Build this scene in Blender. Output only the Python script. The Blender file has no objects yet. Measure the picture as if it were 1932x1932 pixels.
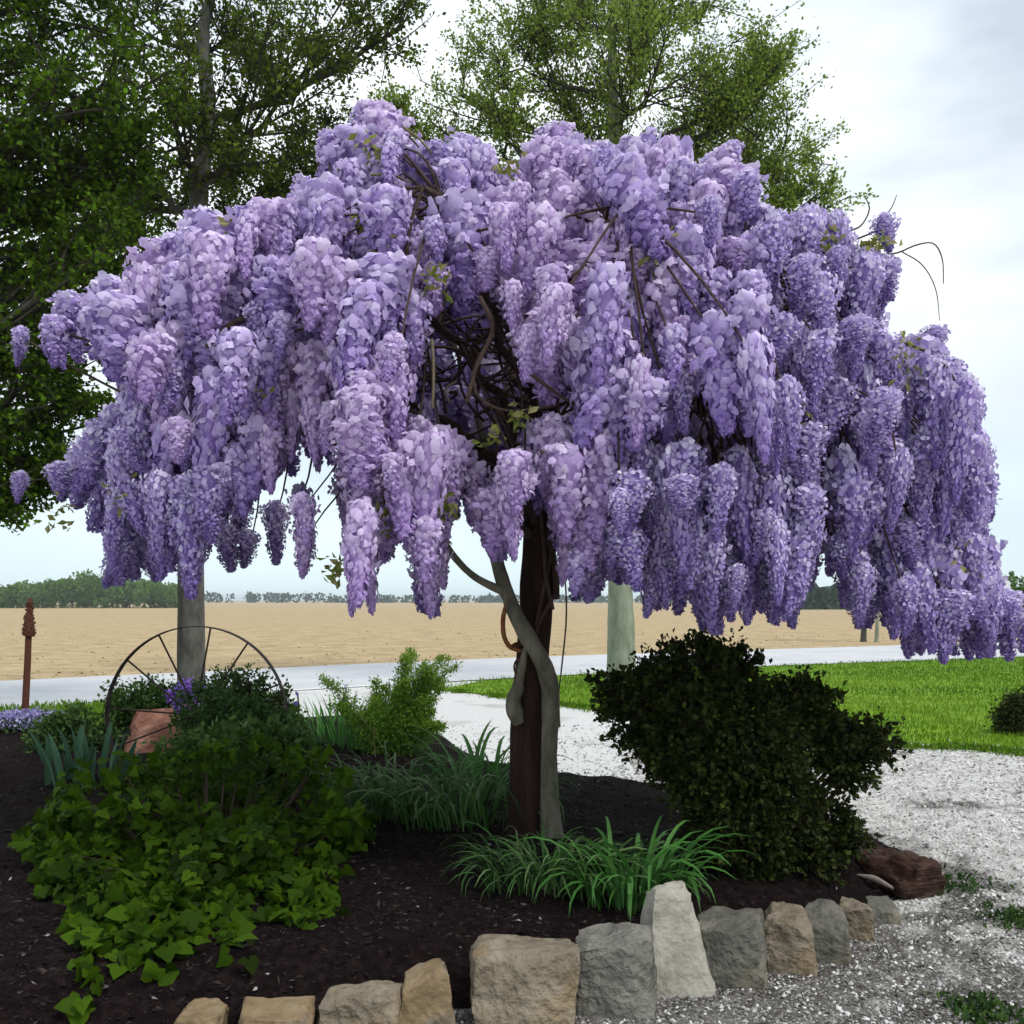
import bpy, math
import numpy as np
from mathutils import Vector, Matrix, Euler

sc = bpy.context.scene
# ---------------------------------------------------------------- camera, world, sun, exposure
S, F, HOR, H = 1932.0, 1835.0, 1132.0, 1.55      # picture units, focal length, horizon row, eye height (m)
cam_d = bpy.data.cameras.new('camera'); cam = bpy.data.objects.new('camera', cam_d)
sc.collection.objects.link(cam); sc.camera = cam
cam.location = (0, 0, H); cam.rotation_euler = (math.radians(90), 0, 0)
cam_d.sensor_width = 36; cam_d.lens = 36 * F / S; cam_d.shift_y = (HOR - S / 2) / S
cam_d.clip_start = 0.05; cam_d.clip_end = 9000

SUN_EL, SUN_AZ = math.radians(54), math.radians(128)      # azimuth measured from +Y towards +X
world = bpy.data.worlds.new('World'); sc.world = world; world.use_nodes = True
wn, wl = world.node_tree.nodes, world.node_tree.links
wn.clear()
wo = wn.new('ShaderNodeOutputWorld'); bg = wn.new('ShaderNodeBackground'); bg.inputs['Strength'].default_value = 0.1
sky = wn.new('ShaderNodeTexSky'); sky.sky_type = 'NISHITA'; sky.sun_disc = False
sky.sun_elevation = SUN_EL; sky.sun_rotation = SUN_AZ; sky.air_density = 1.0; sky.dust_density = 1.5
tc = wn.new('ShaderNodeTexCoord'); mp = wn.new('ShaderNodeMapping'); mp.inputs['Scale'].default_value = (1.3, 1.3, 3.4)
mp.inputs['Location'].default_value = (0.9, 0.1, 0.1)
wl.new(tc.outputs['Generated'], mp.inputs['Vector'])
n1 = wn.new('ShaderNodeTexNoise'); n1.inputs['Scale'].default_value = 1.7; n1.inputs['Detail'].default_value = 7; n1.inputs['Roughness'].default_value = .48
wl.new(mp.outputs[0], n1.inputs['Vector'])
cr = wn.new('ShaderNodeValToRGB')
e = cr.color_ramp.elements
e[0].position = .36; e[0].color = (3.3, 3.75, 4.25, 1)
e[1].position = .62; e[1].color = (6.4, 6.7, 6.85, 1)
x = e.new(.50); x.color = (5.0, 5.45, 5.8, 1)
wl.new(n1.outputs['Fac'], cr.inputs['Fac'])
sep = wn.new('ShaderNodeSeparateXYZ'); wl.new(tc.outputs['Generated'], sep.inputs[0])
hr = wn.new('ShaderNodeMapRange'); hr.inputs['From Min'].default_value = 0.0; hr.inputs['From Max'].default_value = .30
hr.inputs['To Min'].default_value = .80; hr.inputs['To Max'].default_value = .93
wl.new(sep.outputs['Z'], hr.inputs['Value'])
mx = wn.new('ShaderNodeMix'); mx.data_type = 'RGBA'
wl.new(hr.outputs[0], mx.inputs['Factor']); wl.new(sky.outputs[0], mx.inputs['A']); wl.new(cr.outputs[0], mx.inputs['B'])
hz = wn.new('ShaderNodeMapRange'); hz.inputs['From Min'].default_value = .0; hz.inputs['From Max'].default_value = .2
wl.new(sep.outputs['Z'], hz.inputs['Value'])
mh = wn.new('ShaderNodeMix'); mh.data_type = 'RGBA'; mh.inputs['A'].default_value = (5.9, 7.3, 7.7, 1)
wl.new(hz.outputs[0], mh.inputs['Factor']); wl.new(cr.outputs[0], mh.inputs['B']); wl.new(mh.outputs['Result'], mx.inputs['B'])
zg = wn.new('ShaderNodeMapRange'); zg.inputs['To Min'].default_value = 1.0; zg.inputs['To Max'].default_value = 1.65      # an overcast sky grows brighter towards the zenith
wl.new(sep.outputs['Z'], zg.inputs['Value'])
vm = wn.new('ShaderNodeVectorMath'); vm.operation = 'SCALE'; wl.new(mx.outputs['Result'], vm.inputs[0]); wl.new(zg.outputs[0], vm.inputs['Scale'])
wl.new(vm.outputs[0], bg.inputs['Color']); wl.new(bg.outputs[0], wo.inputs[0])

sd = bpy.data.lights.new('sun', 'SUN'); sd.energy = 1.5; sd.angle = math.radians(18); sd.color = (1, .965, .91)
sun = bpy.data.objects.new('sun', sd); sc.collection.objects.link(sun)
dv = Vector((math.sin(SUN_AZ) * math.cos(SUN_EL), math.cos(SUN_AZ) * math.cos(SUN_EL), math.sin(SUN_EL)))
sun.rotation_euler = dv.to_track_quat('Z', 'Y').to_euler(); sun.location = (4, -4, 14)
vs = sc.view_settings; vs.view_transform = 'Standard'; vs.look = 'None'; vs.gamma = 1; vs.exposure = 0.63; vs.use_curve_mapping = False
sc.cycles.use_denoising = True
sc.cycles.max_bounces = 7; sc.cycles.diffuse_bounces = 4; sc.cycles.transmission_bounces = 4; sc.cycles.glossy_bounces = 2
sc.cycles.caustics_reflective = False; sc.cycles.caustics_refractive = False

# ---------------------------------------------------------------- helpers
rng = np.random.default_rng(7)
C = sc.collection
A = np.array
def W(px, py, Y): return A([(px - S / 2) / F * Y, Y, H - (py - HOR) / F * Y])
def G(px, py, z=0.0):
    Y = (H - z) * F / (py - HOR); return A([(px - S / 2) / F * Y, Y, z])
def nrm(v):
    v = np.asarray(v, float); return v / np.maximum(np.linalg.norm(v, axis=-1, keepdims=True), 1e-9)
def sstep(a, b, x):
    t = np.clip((x - a) / (b - a), 0, 1); return t * t * (3 - 2 * t)

def make_mesh(name, parts, mat=None, smooth=True, origin=(0, 0, 0)):
    """parts: list of (V, F[, tint]); F is (m,3) or (m,4)"""
    Vs, loops, sizes, tints, off = [], [], [], [], 0
    has_t = any(len(p) > 2 for p in parts)
    for p in parts:
        V, Fa = np.asarray(p[0], float), np.asarray(p[1], int)
        Vs.append(V); loops.append((Fa + off).ravel()); sizes.append(np.full(len(Fa), Fa.shape[1]))
        if has_t: tints.append(np.asarray(p[2], float) if len(p) > 2 else np.full((len(V), 3), .5))
        off += len(V)
    V = np.concatenate(Vs) - A(origin); loops = np.concatenate(loops); sizes = np.concatenate(sizes)
    me = bpy.data.meshes.new(name)
    me.vertices.add(len(V)); me.vertices.foreach_set('co', V.ravel())
    me.loops.add(len(loops)); me.loops.foreach_set('vertex_index', loops.astype(np.int32))
    me.polygons.add(len(sizes))
    starts = np.concatenate([[0], np.cumsum(sizes)[:-1]]).astype(np.int32)
    me.polygons.foreach_set('loop_start', starts)
    try: me.polygons.foreach_set('loop_total', sizes.astype(np.int32))
    except Exception: pass
    me.polygons.foreach_set('use_smooth', np.full(len(sizes), smooth))
    me.update(calc_edges=True)
    if has_t:
        t = np.concatenate(tints); t4 = np.concatenate([t, np.ones((len(t), 1))], 1)
        at = me.attributes.new('tint', 'FLOAT_COLOR', 'POINT'); at.data.foreach_set('color', t4.ravel().astype(np.float32))
    if mat: me.materials.append(mat)
    return me
def tag(o, label=None, cat=None, group=None, kind=None):
    if label: o['label'] = label
    if cat: o['category'] = cat
    if group: o['group'] = group
    if kind: o['kind'] = kind
    return o
def link(name, me, parent=None, **kw):
    o = bpy.data.objects.new(name, me); C.objects.link(o)
    if parent is not None: o.parent = parent
    return tag(o, **kw)
def obj(name, parts, mat, parent=None, smooth=True, **kw):
    org = parent['_o'] if parent is not None else (0, 0, 0)
    return link(name, make_mesh(name, parts, mat, smooth, org), parent, **kw)
ORG = []
class Th(dict): pass
def thing(name, loc, label, cat, group=None):
    o = bpy.data.objects.new(name, None); C.objects.link(o); o.location = tuple(loc); o.empty_display_size = .1
    o['_o'] = [float(v) for v in loc]; ORG.append(o)
    return tag(o, label, cat, group)
def solo(name, parts, mat, loc, smooth=True, **kw):      # a thing that is one mesh, origin at its base
    o = link(name, make_mesh(name, parts, mat, smooth, loc), None, **kw); o.location = tuple(loc); return o

def tube(P, R, n=6, cap=False):
    P = np.asarray(P, float); k = len(P); R = np.broadcast_to(np.asarray(R, float), (k,))
    T = np.gradient(P, axis=0); T = nrm(T)
    ref = A([0, 0, 1.]) if abs(T[0][2]) < .9 else A([1., 0, 0])
    a = nrm(np.cross(T, ref)); b = np.cross(T, a)
    for i in range(1, k):
        if np.dot(a[i], a[i - 1]) < 0: a[i] *= -1; b[i] *= -1
    th = np.linspace(0, 2 * np.pi, n, endpoint=False)
    V = P[:, None] + R[:, None, None] * (np.cos(th)[None, :, None] * a[:, None] + np.sin(th)[None, :, None] * b[:, None])
    i, j = np.meshgrid(np.arange(k - 1), np.arange(n), indexing='ij'); j2 = (j + 1) % n
    Fq = np.stack([i * n + j, i * n + j2, (i + 1) * n + j2, (i + 1) * n + j], -1).reshape(-1, 4)
    return V.reshape(-1, 3), Fq
def capped(P, R, n=8):
    V, Fq = tube(P, R, n); V = np.concatenate([V, [P[0], P[-1]]]); m = len(V)
    j = np.arange(n); j2 = (j + 1) % n; o = (len(P) - 1) * n
    t0 = np.stack([np.full(n, m - 2), j2, j], -1); t1 = np.stack([np.full(n, m - 1), o + j, o + j2], -1)
    return [(V, Fq), (V, np.concatenate([t0, t1]))]
def bez(a, b, c, k=7):
    t = np.linspace(0, 1, k)[:, None]; return (1 - t) ** 2 * a + 2 * t * (1 - t) * b + t * t * c
def spline(P, k=40):
    P = np.asarray(P, float); m = len(P)
    Q = np.concatenate([[2 * P[0] - P[1]], P, [2 * P[-1] - P[-2]]]); out = []
    for s in np.linspace(0, m - 1 - 1e-6, k):
        i = int(s); t = s - i; p0, p1, p2, p3 = Q[i:i + 4]
        out.append(.5 * ((2 * p1) + (-p0 + p2) * t + (2 * p0 - 5 * p1 + 4 * p2 - p3) * t * t + (-p0 + 3 * p1 - 3 * p2 + p3) * t ** 3))
    return A(out)
def leaf_quads(P, D, size, wid=.34, fold=.12, t=None, r=None):
    r = r or rng; n = len(P); D = nrm(D); side = nrm(np.cross(D, r.normal(size=(n, 3)))); nn = np.cross(side, D)
    s = np.broadcast_to(np.asarray(size, float), (n,))[:, None]
    V = np.stack([P, P + D * s * .5 + side * s * wid + nn * s * fold, P + D * s, P + D * s * .5 - side * s * wid + nn * s * fold], 1).reshape(-1, 3)
    Fq = np.arange(4 * n).reshape(n, 4)
    if t is None: t = r.random(n)
    T = np.repeat(np.stack([t, r.random(n), r.random(n)], 1), 4, 0)
    return V, Fq, T
_seedv = rng.random((64, 64, 64))
def vnoise(P, sc_=1.0):
    P = np.asarray(P, float) * sc_; i = np.floor(P).astype(int); f = P - i; f = f * f * (3 - 2 * f); out = 0
    for dx in (0, 1):
        for dy in (0, 1):
            for dz in (0, 1):
                w = (f[..., 0] if dx else 1 - f[..., 0]) * (f[..., 1] if dy else 1 - f[..., 1]) * (f[..., 2] if dz else 1 - f[..., 2])
                out = out + w * _seedv[(i[..., 0] + dx) % 64, (i[..., 1] + dy) % 64, (i[..., 2] + dz) % 64]
    return out - .5
def inpoly(poly, X, Y):
    X, Y = np.asarray(X, float), np.asarray(Y, float); ins = np.zeros(X.shape, bool); m = len(poly)
    for i in range(m):
        x1, y1 = poly[i]; x2, y2 = poly[(i + 1) % m]
        c = ((y1 > Y) != (y2 > Y)); ins ^= c & (X < (x2 - x1) * (Y - y1) / ((y2 - y1) if y2 != y1 else 1e-9) + x1)
    return ins
def dpoly(poly, X, Y):
    d = np.full(np.shape(X), 1e9); m = len(poly)
    for i in range(m):
        a, b = A(poly[i], float), A(poly[(i + 1) % m], float); ab = b - a
        t = np.clip(((X - a[0]) * ab[0] + (Y - a[1]) * ab[1]) / (ab @ ab + 1e-12), 0, 1)
        d = np.minimum(d, np.hypot(X - a[0] - t * ab[0], Y - a[1] - t * ab[1]))
    return d

# ---------------------------------------------------------------- materials
def M(name, cols, scale=6, rough=.85, bump=0, bscale=40, bdist=.01, trans=0, tint=False, spec=.14, space='Object', detail=5, stretch=None, pos=None, metal=0, mottle=None):
    m = bpy.data.materials.new(name); m.use_nodes = True; n, l = m.node_tree.nodes, m.node_tree.links
    p = n['Principled BSDF']; out = n['Material Output']; p.inputs['Roughness'].default_value = rough
    p.inputs['Specular IOR Level'].default_value = spec; p.inputs['Metallic'].default_value = metal
    tcn = n.new('ShaderNodeTexCoord'); vec = tcn.outputs['Object']
    if space == 'World':
        g = n.new('ShaderNodeNewGeometry'); vec = g.outputs['Position']
    if stretch:
        mm = n.new('ShaderNodeMapping'); mm.inputs['Scale'].default_value = stretch; l.new(vec, mm.inputs[0]); vec = mm.outputs[0]
    if tint:
        at = n.new('ShaderNodeAttribute'); at.attribute_name = 'tint'; sp = n.new('ShaderNodeSeparateColor'); l.new(at.outputs['Color'], sp.inputs[0])
        oi = n.new('ShaderNodeObjectInfo'); ad = n.new('ShaderNodeMath'); ad.operation = 'ADD'; l.new(sp.outputs[0], ad.inputs[0])
        if tint == 'obj': l.new(oi.outputs['Random'], ad.inputs[1])
        else: ad.inputs[1].default_value = 0
        fr = n.new('ShaderNodeMath'); fr.operation = 'PINGPONG'; fr.inputs[1].default_value = 1; l.new(ad.outputs[0], fr.inputs[0]); fac = fr.outputs[0]
    else:
        nz = n.new('ShaderNodeTexNoise'); nz.inputs['Scale'].default_value = scale; nz.inputs['Detail'].default_value = detail; nz.inputs['Roughness'].default_value = .62
        l.new(vec, nz.inputs['Vector']); fac = nz.outputs['Fac']
    r = n.new('ShaderNodeValToRGB'); el = r.color_ramp.elements; k = len(cols)
    lo, hi = (0, 1) if tint else (.3, .7)
    for i, c in enumerate(cols):
        q = el[i] if i < 2 else el.new(1)
        q.position = pos[i] if pos else lo + (hi - lo) * i / max(1, k - 1); q.color = (*c, 1)
    l.new(fac, r.inputs['Fac']); col = r.outputs['Color']
    if mottle:      # (scale, colour, threshold lo, hi, amount)
        nz2 = n.new('ShaderNodeTexNoise'); nz2.inputs['Scale'].default_value = mottle[0]; nz2.inputs['Detail'].default_value = 4
        l.new(vec, nz2.inputs['Vector']); mr = n.new('ShaderNodeMapRange'); mr.inputs['From Min'].default_value = mottle[2]; mr.inputs['From Max'].default_value = mottle[3]
        mr.inputs['To Max'].default_value = mottle[4]; l.new(nz2.outputs['Fac'], mr.inputs['Value'])
        mi = n.new('ShaderNodeMix'); mi.data_type = 'RGBA'; mi.inputs['B'].default_value = (*mottle[1], 1); l.new(mr.outputs[0], mi.inputs['Factor']); l.new(col, mi.inputs['A']); col = mi.outputs['Result']
    l.new(col, p.inputs['Base Color'])
    if bump:
        nb = n.new('ShaderNodeTexNoise'); nb.inputs['Scale'].default_value = bscale; nb.inputs['Detail'].default_value = 6; l.new(vec, nb.inputs['Vector'])
        bp = n.new('ShaderNodeBump'); bp.inputs['Strength'].default_value = bump; bp.inputs['Distance'].default_value = bdist
        l.new(nb.outputs['Fac'], bp.inputs['Height']); l.new(bp.outputs[0], p.inputs['Normal'])
    if trans:
        tr = n.new('ShaderNodeBsdfTranslucent'); l.new(col, tr.inputs['Color']); ms = n.new('ShaderNodeMixShader'); ms.inputs[0].default_value = trans
        l.new(p.outputs[0], ms.inputs[1]); l.new(tr.outputs[0], ms.inputs[2]); l.new(ms.outputs[0], out.inputs[0])
    return m
def petal_mat(name, a, b, pale, deep):
    m = bpy.data.materials.new(name); m.use_nodes = True; n, l = m.node_tree.nodes, m.node_tree.links
    p = n['Principled BSDF']; p.inputs['Roughness'].default_value = .7; p.inputs['Specular IOR Level'].default_value = .15
    at = n.new('ShaderNodeAttribute'); at.attribute_name = 'tint'; sp = n.new('ShaderNodeSeparateColor'); l.new(at.outputs['Color'], sp.inputs[0])
    oi = n.new('ShaderNodeObjectInfo'); ad = n.new('ShaderNodeMath'); ad.operation = 'ADD'; l.new(sp.outputs[2], ad.inputs[0]); l.new(oi.outputs['Random'], ad.inputs[1])
    fr = n.new('ShaderNodeMath'); fr.operation = 'FRACT'; l.new(ad.outputs[0], fr.inputs[0])
    def mix(f, ca, cb):
        q = n.new('ShaderNodeMix'); q.data_type = 'RGBA'; l.new(f, q.inputs['Factor'])
        for s, c in (('A', ca), ('B', cb)):
            if isinstance(c, tuple): q.inputs[s].default_value = (*c, 1)
            else: l.new(c, q.inputs[s])
        return q.outputs['Result']
    def mul(s, k, pw=1):
        a_ = n.new('ShaderNodeMath'); a_.operation = 'POWER'; a_.inputs[1].default_value = pw; l.new(s, a_.inputs[0])
        b_ = n.new('ShaderNodeMath'); b_.operation = 'MULTIPLY'; b_.inputs[1].default_value = k; l.new(a_.outputs[0], b_.inputs[0]); return b_.outputs[0]
    c = mix(fr.outputs[0], a, b); c = mix(mul(sp.outputs[0], .8, 1.4), c, pale); c = mix(mul(sp.outputs[1], .7, 2), c, deep)
    l.new(c, p.inputs['Base Color'])
    tr = n.new('ShaderNodeBsdfTranslucent'); l.new(c, tr.inputs['Color']); ms = n.new('ShaderNodeMixShader'); ms.inputs[0].default_value = .3
    l.new(p.outputs[0], ms.inputs[1]); l.new(tr.outputs[0], ms.inputs[2]); l.new(ms.outputs[0], n['Material Output'].inputs[0]); return m

m_field = M('field_soil', [(.24, .175, .095), (.36, .27, .15), (.44, .345, .21)], scale=1.3, space='World', bump=.6, bscale=14, bdist=.06, stretch=(.7, 1, 1), detail=9, mottle=(3.2, (.25, .165, .09), .52, .7, .6))
m_road = M('road_concrete', [(.42, .43, .45), (.50, .50, .51)], scale=1.2, space='World', bump=.15, bscale=60, rough=.8, mottle=(.5, (.36, .37, .4), .5, .75, .6))
m_line = M('edge_line', [(.62, .62, .6), (.75, .75, .73)], scale=20, space='World')
m_gravel = M('gravel_ground', [(.40, .40, .40), (.52, .52, .51), (.62, .61, .60)], scale=30, space='World', bump=.5, bscale=60, bdist=.012, detail=6, mottle=(1.1, (.20, .18, .16), .56, .72, .55))
m_pebble = M('pebble', [(.10, .092, .085), (.27, .26, .245), (.50, .49, .47), (.72, .71, .69)], tint=True, rough=.8)
m_grass_g = M('lawn_ground', [(.06, .125, .005), (.115, .215, .007), (.165, .27, .014)], scale=2.5, space='World', bump=.6, bscale=40, bdist=.03, stretch=(.4, 1, 1), detail=8)
m_grass = M('grass_blade', [(.06, .135, .005), (.12, .24, .009), (.19, .31, .02)], tint=True, trans=.3, rough=.6)
m_mulch = M('mulch', [(.004, .0026, .0027), (.009, .0056, .0058), (.020, .013, .013)], scale=26, space='World', bump=1, bscale=45, bdist=.03, detail=8, rough=1, spec=.05)
m_chip = M('mulch_chip', [(.006, .0045, .0045), (.018, .013, .012), (.045, .034, .032), (.34, .31, .30)], tint=True, rough=.9, pos=[0, .5, .93, 1])
PET = {
    'left': petal_mat('petal_lavender', (.43, .32, .65), (.54, .43, .74), (.80, .72, .90), (.20, .11, .44)),
    'pink': petal_mat('petal_pink_lilac', (.52, .385, .68), (.62, .48, .75), (.83, .73, .90), (.32, .18, .52)),
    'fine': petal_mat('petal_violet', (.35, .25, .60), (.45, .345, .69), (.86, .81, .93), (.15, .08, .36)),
}
m_bark_vine = M('vine_bark', [(.075, .066, .05), (.15, .14, .105), (.22, .205, .16)], scale=14, bump=.8, bscale=30, bdist=.012, stretch=(1, 1, .22))
m_twig = M('twig_bark', [(.035, .022, .018), (.075, .05, .04)], scale=20)
m_tendril = M('tendril', [(.10, .085, .05), (.17, .14, .09)], scale=20)
m_post = M('post_wood', [(.010, .0055, .0045), (.023, .012, .009), (.045, .025, .018)], scale=9, bump=.7, bscale=22, bdist=.01, stretch=(3, 3, .25))
m_rust = M('rusty_iron', [(.045, .016, .010), (.10, .036, .02), (.05, .03, .025)], scale=30, bump=.4, bscale=80, bdist=.003, rough=.8)
m_copper = M('rusty_orange_iron', [(.16, .055, .022), (.28, .11, .045)], scale=30, rough=.7)
m_wheel = M('dark_iron', [(.012, .011, .012), (.035, .028, .025), (.07, .04, .028)], scale=18, rough=.7, bump=.3, bscale=70, bdist=.003)
m_stone = {
    'tan': M('stone_tan', [(0.109, 0.088, 0.061), (0.204, 0.170, 0.122), (0.286, 0.252, 0.197)], scale=7, bump=1, bscale=28, bdist=.035, detail=10, mottle=(5, (0.231, 0.150, 0.068), .52, .68, .6)),
    'grey': M('stone_grey', [(0.088, 0.085, 0.075), (0.163, 0.156, 0.136), (0.245, 0.235, 0.204)], scale=8, bump=1, bscale=32, bdist=.035, detail=10, mottle=(6, (0.068, 0.065, 0.058), .52, .7, .6)),
    'pale': M('stone_pale', [(0.204, 0.190, 0.156), (0.306, 0.289, 0.245), (0.381, 0.367, 0.320)], scale=9, bump=.9, bscale=36, bdist=.014, detail=10, mottle=(7, (0.136, 0.129, 0.116), .6, .72, .6)),
    'ochre': M('stone_ochre', [(0.122, 0.085, 0.048), (0.218, 0.156, 0.088), (0.286, 0.224, 0.143)], scale=6, bump=1, bscale=26, bdist=.018, detail=10, mottle=(4, (0.122, 0.116, 0.105), .5, .62, .7)),
    'slate': M('stone_slate', [(.075, .072, .06), (.125, .12, .102), (.20, .19, .16)], scale=6, bump=.9, bscale=30, bdist=.03, detail=10, mottle=(5, (.20, .155, .10), .55, .7, .55)),
    'red': M('stone_red', [(.09, .04, .028), (.19, .088, .06), (.31, .17, .125)], scale=5, bump=1, bscale=20, bdist=.035, detail=10),
}
m_log = M('log_bark', [(.018, .009, .007), (.05, .025, .019), (.11, .068, .054)], scale=10, bump=1, bscale=20, bdist=.03, stretch=(1, .3, 3))
m_log_end = M('log_pale_wood', [(.16, .13, .11), (.30, .26, .23)], scale=12)
m_ivy = M('shrub_leaf', [(.010, .018, .001), (.018, .042, .002), (.058, .118, .004)], tint='obj', trans=.35, rough=.6, spec=.06, mottle=(3.5, (.012, .03, .002), .48, .66, .55))
m_blade = M('daylily_blade', [(.02, .06, .012), (.045, .12, .025), (.13, .20, .08)], tint='obj', trans=.3, rough=.55, spec=.2)
m_blade2 = M('daylily_broad_blade', [(.035, .10, .018), (.06, .19, .035), (.10, .24, .06)], tint='obj', trans=.35, rough=.55, spec=.2)
m_iris = M('iris_leaf', [(.04, .10, .055), (.075, .16, .09)], tint='obj', trans=.25, rough=.5)
m_irisg = M('iris_grass_leaf', [(.05, .16, .03), (.10, .27, .06), (.16, .34, .10)], tint='obj', trans=.35, rough=.5)
m_yew = M('dark_bush_leaf', [(.007, .010, .003), (.016, .024, .004), (.060, .082, .010)], tint=True, trans=.15, rough=.6)
m_feather = M('feathery_leaf', [(.06, .15, .015), (.13, .26, .025), (.26, .36, .05)], tint=True, trans=.4, rough=.6)
m_mid = M('mid_shrub_leaf', [(.014, .034, .010), (.035, .08, .016), (.07, .13, .028)], tint=True, trans=.25, rough=.55)
m_flow = M('deep_purple_petal', [(.10, .03, .30), (.22, .10, .48), (.36, .24, .62)], tint=True, trans=.3)
m_phlox = M('pale_violet_petal', [(.16, .13, .34), (.30, .27, .50), (.45, .42, .62)], tint=True, trans=.2)
m_tleafA = M('oak_leaf', [(.030, .048, .005), (.070, .105, .009), (.15, .20, .018)], tint=True, trans=.35, rough=.6)
m_tleafB = M('spring_leaf', [(.10, .15, .02), (.20, .28, .04), (.34, .42, .09)], tint=True, trans=.45, rough=.6)
m_tleafC = M('dense_leaf', [(.023, .040, .002), (.055, .10, .004), (.12, .26, .006)], tint=True, trans=.35, rough=.6)
m_barkA = M('tree_bark', [(.04, .036, .032), (.085, .08, .07), (.14, .135, .12)], scale=8, bump=.8, bscale=24, bdist=.02, stretch=(1, 1, .35))
m_limb = M('dark_limb_bark', [(.028, .024, .018), (.055, .048, .038)], scale=8)
m_barkB = M('pale_bark', [(.15, .17, .12), (.24, .26, .20), (.30, .32, .26)], scale=7, bump=.5, bscale=24, bdist=.012, stretch=(1, 1, .4))
m_far = M('far_leaf', [(.05, .10, .015), (.085, .16, .026), (.125, .21, .04)], tint=True, trans=.2)
m_far2 = M('farther_leaf', [(.03, .055, .035), (.045, .075, .05)], tint=True)
m_wall = M('house_wall', [(.55, .55, .54), (.66, .66, .64)], scale=2)
m_roof = M('house_roof', [(.36, .36, .37), (.46, .46, .47)], scale=3)
m_glass = M('window_glass', [(.03, .035, .04), (.05, .055, .06)], rough=.15, spec=.5)

# ---------------------------------------------------------------- ground, field, road, lawn, driveway, bed
def sheet(name, pts, z, mat):
    me = bpy.data.meshes.new(name); me.from_pydata([(p[0], p[1], z) for p in pts], [], [list(range(len(pts)))]); me.materials.append(mat)
    if me.polygons[0].normal.z < 0: me.flip_normals()
    return link(name, me, kind='structure')
def wob(pts, step=.25, amp=.06, seed=1):
    out = []; pts = [A(p[:2], float) for p in pts]
    for a, b in zip(pts[:-1], pts[1:]):
        k = max(1, int(np.linalg.norm(b - a) / step)); nv = A([-(b - a)[1], (b - a)[0]]); nv = nv / (np.linalg.norm(nv) + 1e-9)
        for i in range(k):
            p = a + (b - a) * i / k; out.append(p + nv * amp * 2 * (vnoise(A([p[0], p[1], seed]), 2.3) + .6 * vnoise(A([p[0], p[1], seed + 9]), 7)))
    out.append(pts[-1]); return out
gx = A([-2500, -1200, -600, -300, -150, -80, -50, -30, -20, -10, 0, 10, 20, 30, 50, 80, 150, 300, 600, 1200, 2500.])
gy = A([-30, -10, 0, 10, 20, 30, 40, 55, 75, 100, 140, 190, 250, 310, 400, 600, 900, 1400, 2200, 3500, 6000.])
XX, YY = np.meshgrid(gx, gy); ZZ = -.02 - .9 * sstep(45, 300, YY)
nx_ = len(gx); ii, jj = np.meshgrid(np.arange(len(gy) - 1), np.arange(nx_ - 1), indexing='ij')
FQ = np.stack([ii * nx_ + jj, ii * nx_ + jj + 1, (ii + 1) * nx_ + jj + 1, (ii + 1) * nx_ + jj], -1).reshape(-1, 4)
obj('ground', [(np.stack([XX, YY, ZZ], -1).reshape(-1, 3), FQ)], m_field, kind='structure')
road_far = [(-34, .5), (-20, 10.9), (-9.8, 18.6), (0.48, 26.3), (15.5, 34.3), (32, 42.5), (70, 60)]
road_near = [(-30, -3), (-18, 6.0), (-7.3, 13.9), (0.36, 19.5), (5.2, 22.4), (11.3, 25.3), (30, 34), (70, 52)]
rf = [p[:2] for p in spline([(a, b, 0) for a, b in road_far], 60)]; rn = [p[:2] for p in spline([(a, b, 0) for a, b in road_near], 60)]
sheet('gravel_driveway', [(-16, -8), (22, -8), (22, 9), (12, 14), (3, 21.0), (-2.0, 17.8), (-5, 15.6), (-16, 8)], 0, m_gravel)
sheet('road', wob(rf, .7, .05, 3) + wob(rn, .7, .03, 4)[::-1], .006, m_road)
rn_a = A([p for p in rn if p[0] < -.8]); tdir = nrm(np.gradient(rn_a, axis=0)); nvec = np.stack([-tdir[:, 1], tdir[:, 0]], 1)
sheet('road_edge_line', list(rn_a + nvec * .06) + list((rn_a + nvec * .2)[::-1]), .010, m_line)
lawn_near = [(-1.2, 16.8)] + [tuple(G(a, b)[:2]) for a, b in ((870, 1308), (1000, 1325), (1120, 1338), (1250, 1352), (1450, 1376), (1690, 1406), (1932, 1426), (2300, 1450))] + [(14, 7)]
rn_r = [tuple(p + A([.12, -.25])) for p in A(rn) if -1.0 < p[0] < 45]
LAWN = [tuple(p) for p in wob(lawn_near, .12, .22, 5)] + [(46, 30)] + rn_r[::-1]
sheet('lawn', LAWN, .018, m_grass_g)
VERGE = [tuple(p) for p in wob([(-3.6, 13.2), (-4.2, 11.0), (-9, 9.3), (-20, 6)], .2, .1, 6)] + [(-22, 2.6)] + [tuple(p + A([.15, -.2])) for p in A(rn) if -19 < p[0] < -4.0]
sheet('grass_verge', VERGE, .014, m_grass_g)

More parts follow.
